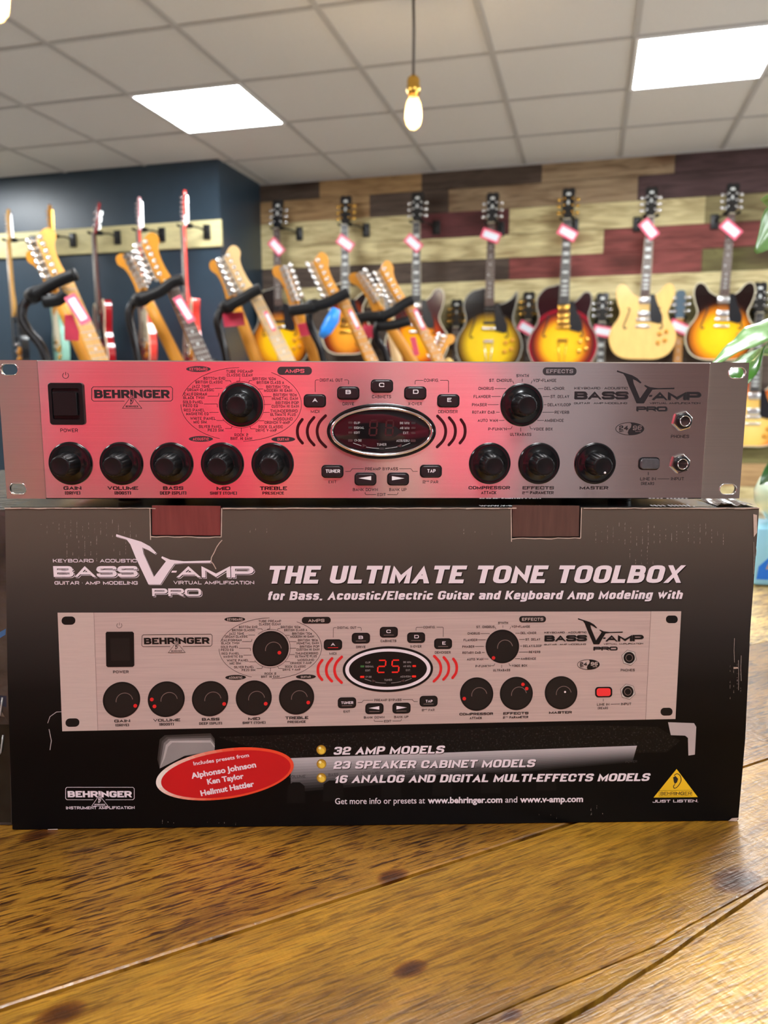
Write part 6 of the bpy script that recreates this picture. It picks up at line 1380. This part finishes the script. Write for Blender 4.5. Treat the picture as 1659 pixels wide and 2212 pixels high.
bt_ = lowg.matrix_world @ Vector((0, .02, -.802)); r = empty('guitar_stand', (bt_.x, bt_.y, .0006), 'black floor stand carrying the low guitar that leans right', 'guitar stand')
mb = MB(); mb.tube([Vector((0, 0, .02)), Vector((0, 0, bt_.z - .03))], .014, 10, M_tube); mb.build('stand_tube', parent=r)
mb = MB(); mb.bbox(-.12, .12, -.045, .045, bt_.z - .03, bt_.z - .002, .008, M_foam); mb.build('cradle', parent=r)
for sx, sy in ((.2, -.12), (-.2, -.12), (0, .22)):
    mb = MB(); mb.tube([Vector((0, 0, .03)), Vector((sx, sy, .012))], .010, 8, M_tube); mb.build('foot', parent=r)
# ------------------------------------------------------------------ the photographer, who shows red in the brushed metal
MPh = Matrix.Rotation(YAW, 4, 'Z') @ Matrix.Translation((-0.165, -0.40, 0))
M_skin = mat('skin', srgb(214, 160, 134), .5, var=.05, scale=20); M_shirt = mat('red_cotton', srgb(240, 52, 88), .75, var=.06, scale=300, bump=.1); M_jean = mat('dark_denim', srgb(44, 52, 72), .8, var=.12, scale=300); M_hair = mat('brown_hair', srgb(62, 42, 30), .5, var=.3, scale=120, stretch=(1, 1, .2)); M_shoe = mat('black_leather', srgb(24, 22, 22), .4, var=.1)
def skin(name, V, E, m, parent, root=0, sub=2):
    me = bpy.data.meshes.new(name); me.from_pydata([v[:3] for v in V], E, []); o = bpy.data.objects.new(name, me); COL.objects.link(o); o.parent = parent; me.materials.append(m)
    md = o.modifiers.new('skin', 'SKIN'); md.use_smooth_shade = True
    for i, v in enumerate(V):
        sv = me.skin_vertices[0].data[i]; r = v[3]; sv.radius = r if isinstance(r, tuple) else (r, r); sv.use_root = (i == root)
    o.modifiers.new('sub', 'SUBSURF').levels = sub; o.modifiers['sub'].render_levels = sub
    return o
per = empty('person', MPh, 'person in a red top holding a phone, mirrored red in the metal front', 'person')
V = [(0, 0, .95, (.12, .085)), (0, -.01, 1.12, (.105, .075)), (0, -.01, 1.30, (.12, .075)), (0, -.015, 1.45, .058), (0, .01, 1.53, .054), (0, .035, 1.60, (.070, .082)), (0, .03, 1.665, (.082, .098)), (0, .015, 1.735, (.068, .078)), (0, .128, 1.635, .013)]
E = [(0, 1), (1, 2), (2, 3), (3, 4), (4, 5), (5, 6), (6, 7), (5, 8)]
for s, wx in ((-1, .098), (1, .197)):
    b = len(V); ex = .40 * s
    V += [(.18 * s, -.01, 1.41, .058), (ex, .05, 1.15, .040), (wx + .03 * s, .285, 1.115, .027), (wx, .325, 1.135, (.036, .018))]
    E += [(2, b), (b, b + 1), (b + 1, b + 2), (b + 2, b + 3)]
    k = b + 3
    for j, (dz, L) in enumerate(((.034, .072), (.012, .080), (-.010, .074), (-.031, .058))):
        f = len(V); V += [(wx + .002 * s, .342, 1.14 + dz, .0095), (wx - .010 * s, .342 + L * .30, 1.15 + dz, .009), (wx - .035 * s, .350 + L * .18, 1.154 + dz, .0078)]
        E += [(k, f), (f, f + 1), (f + 1, f + 2)]
    f = len(V); V += [(wx - .012 * s, .302, 1.155, .012), (wx - .028 * s, .312, 1.168, .0095), (wx - .042 * s, .321, 1.176, .008)]; E += [(k, f), (f, f + 1), (f + 1, f + 2)]
for s in (-1, 1):
    b = len(V); V += [(.09 * s, 0, .86, .088), (.10 * s, .015, .50, .058), (.105 * s, -.01, .10, .040), (.11 * s, .11, .045, (.042, .028))]; E += [(0, b), (b, b + 1), (b + 1, b + 2), (b + 2, b + 3)]
skin('body', V, E, M_skin, per)
V = [(0, -.005, .80, (.205, .155)), (0, -.01, 1.02, (.195, .145)), (0, -.01, 1.18, (.195, .145)), (0, -.005, 1.32, (.215, .150)), (0, -.01, 1.43, (.120, .100)), (0, -.008, 1.475, (.078, .074))]; E = [(0, 1), (1, 2), (2, 3), (3, 4), (4, 5)]
for s, wx in ((-1, .098), (1, .197)):
    b = len(V); V += [(.195 * s, -.01, 1.40, .082), (.30 * s, .015, 1.275, .072), (.40 * s, .05, 1.15, .062), ((wx + .43 * s) / 2, .17, 1.125, .052), (wx + .045 * s, .265, 1.118, .040)]; E += [(3, b), (b, b + 1), (b + 1, b + 2), (b + 2, b + 3), (b + 3, b + 4)]
skin('red_top', V, E, M_shirt, per)
V = [(0, -.005, 1.0, (.15, .115)), (0, -.005, .90, (.168, .125))]; E = [(0, 1)]
for s in (-1, 1): b = len(V); V += [(.09 * s, 0, .84, .098), (.10 * s, .015, .50, .070), (.105 * s, -.01, .10, .058)]; E += [(1, b), (b, b + 1), (b + 1, b + 2)]
skin('trousers', V, E, M_jean, per)
mb = MB(); MH_ = Matrix.Translation((0, .012, 1.675)) @ Matrix.Rotation(.45, 4, 'X') @ Matrix.Diagonal((.093, .112, .105, 1)); mb.lathe([(math.sin(t), math.cos(t)) for t in np.linspace(.02, 1.75, 14)], 32, M_hair, MH_)
mb.build('hair', parent=per)
for s in (-1, 1):
    mb = MB(); mb.bbox(.11 * s - .048, .11 * s + .048, -.06, .20, .0006, .075, .028, M_shoe, seg=4); mb.build('shoe', parent=per)
    mb = MB(); mb.lathe([(0, -.008), (.008, -.005), (.011, 0), (.008, .005), (0, .008)], 14, M_wht, Matrix.Translation((.033 * s, .112, 1.665))); e_ = mb.build('eye', parent=per)
    mb = MB(); mb.lathe([(.0, -.004), (.004, 0), (0, .004)], 12, M_hair, Matrix.Translation((.033 * s, .1215, 1.664))); mb.build('iris', parent=e_)
    mb = MB(); mb.lathe([(0, -.03), (.012, -.02), (.015, 0), (.014, .018), (0, .03)], 12, M_skin, Matrix.Translation((.084 * s, .02, 1.65))); mb.build('ear', parent=per)
mb = MB(); mb.tube([Vector((-.024, .112, 1.59)), Vector((0, .120, 1.588)), Vector((.024, .112, 1.59))], [.003, .006, .003], 8, mat('lips', srgb(176, 92, 84), .4, var=.05)); mb.build('mouth', parent=per)
phn = empty('smartphone', cam.matrix_world @ Matrix.Translation((-.0195, -.055, .0135)), 'dark smartphone held up in front of the red top', 'phone')
mb = MB(); mb.bbox(-.0365, .0365, -.0745, .0745, -.0035, .0035, .003, M_stl, seg=3); mb.build('phone_body', parent=phn)
mb = MB(); mb.bbox(-.0345, .0345, -.0725, .0725, .0036, .0041, .0002, mat('screen_glass', (.02, .02, .022), .05, var=.02)); mb.build('screen', parent=phn)
mb = MB(); mb.bbox(.004, .034, .038, .072, -.0052, -.0036, .0006, M_stl); mb.build('camera_bump', parent=phn)
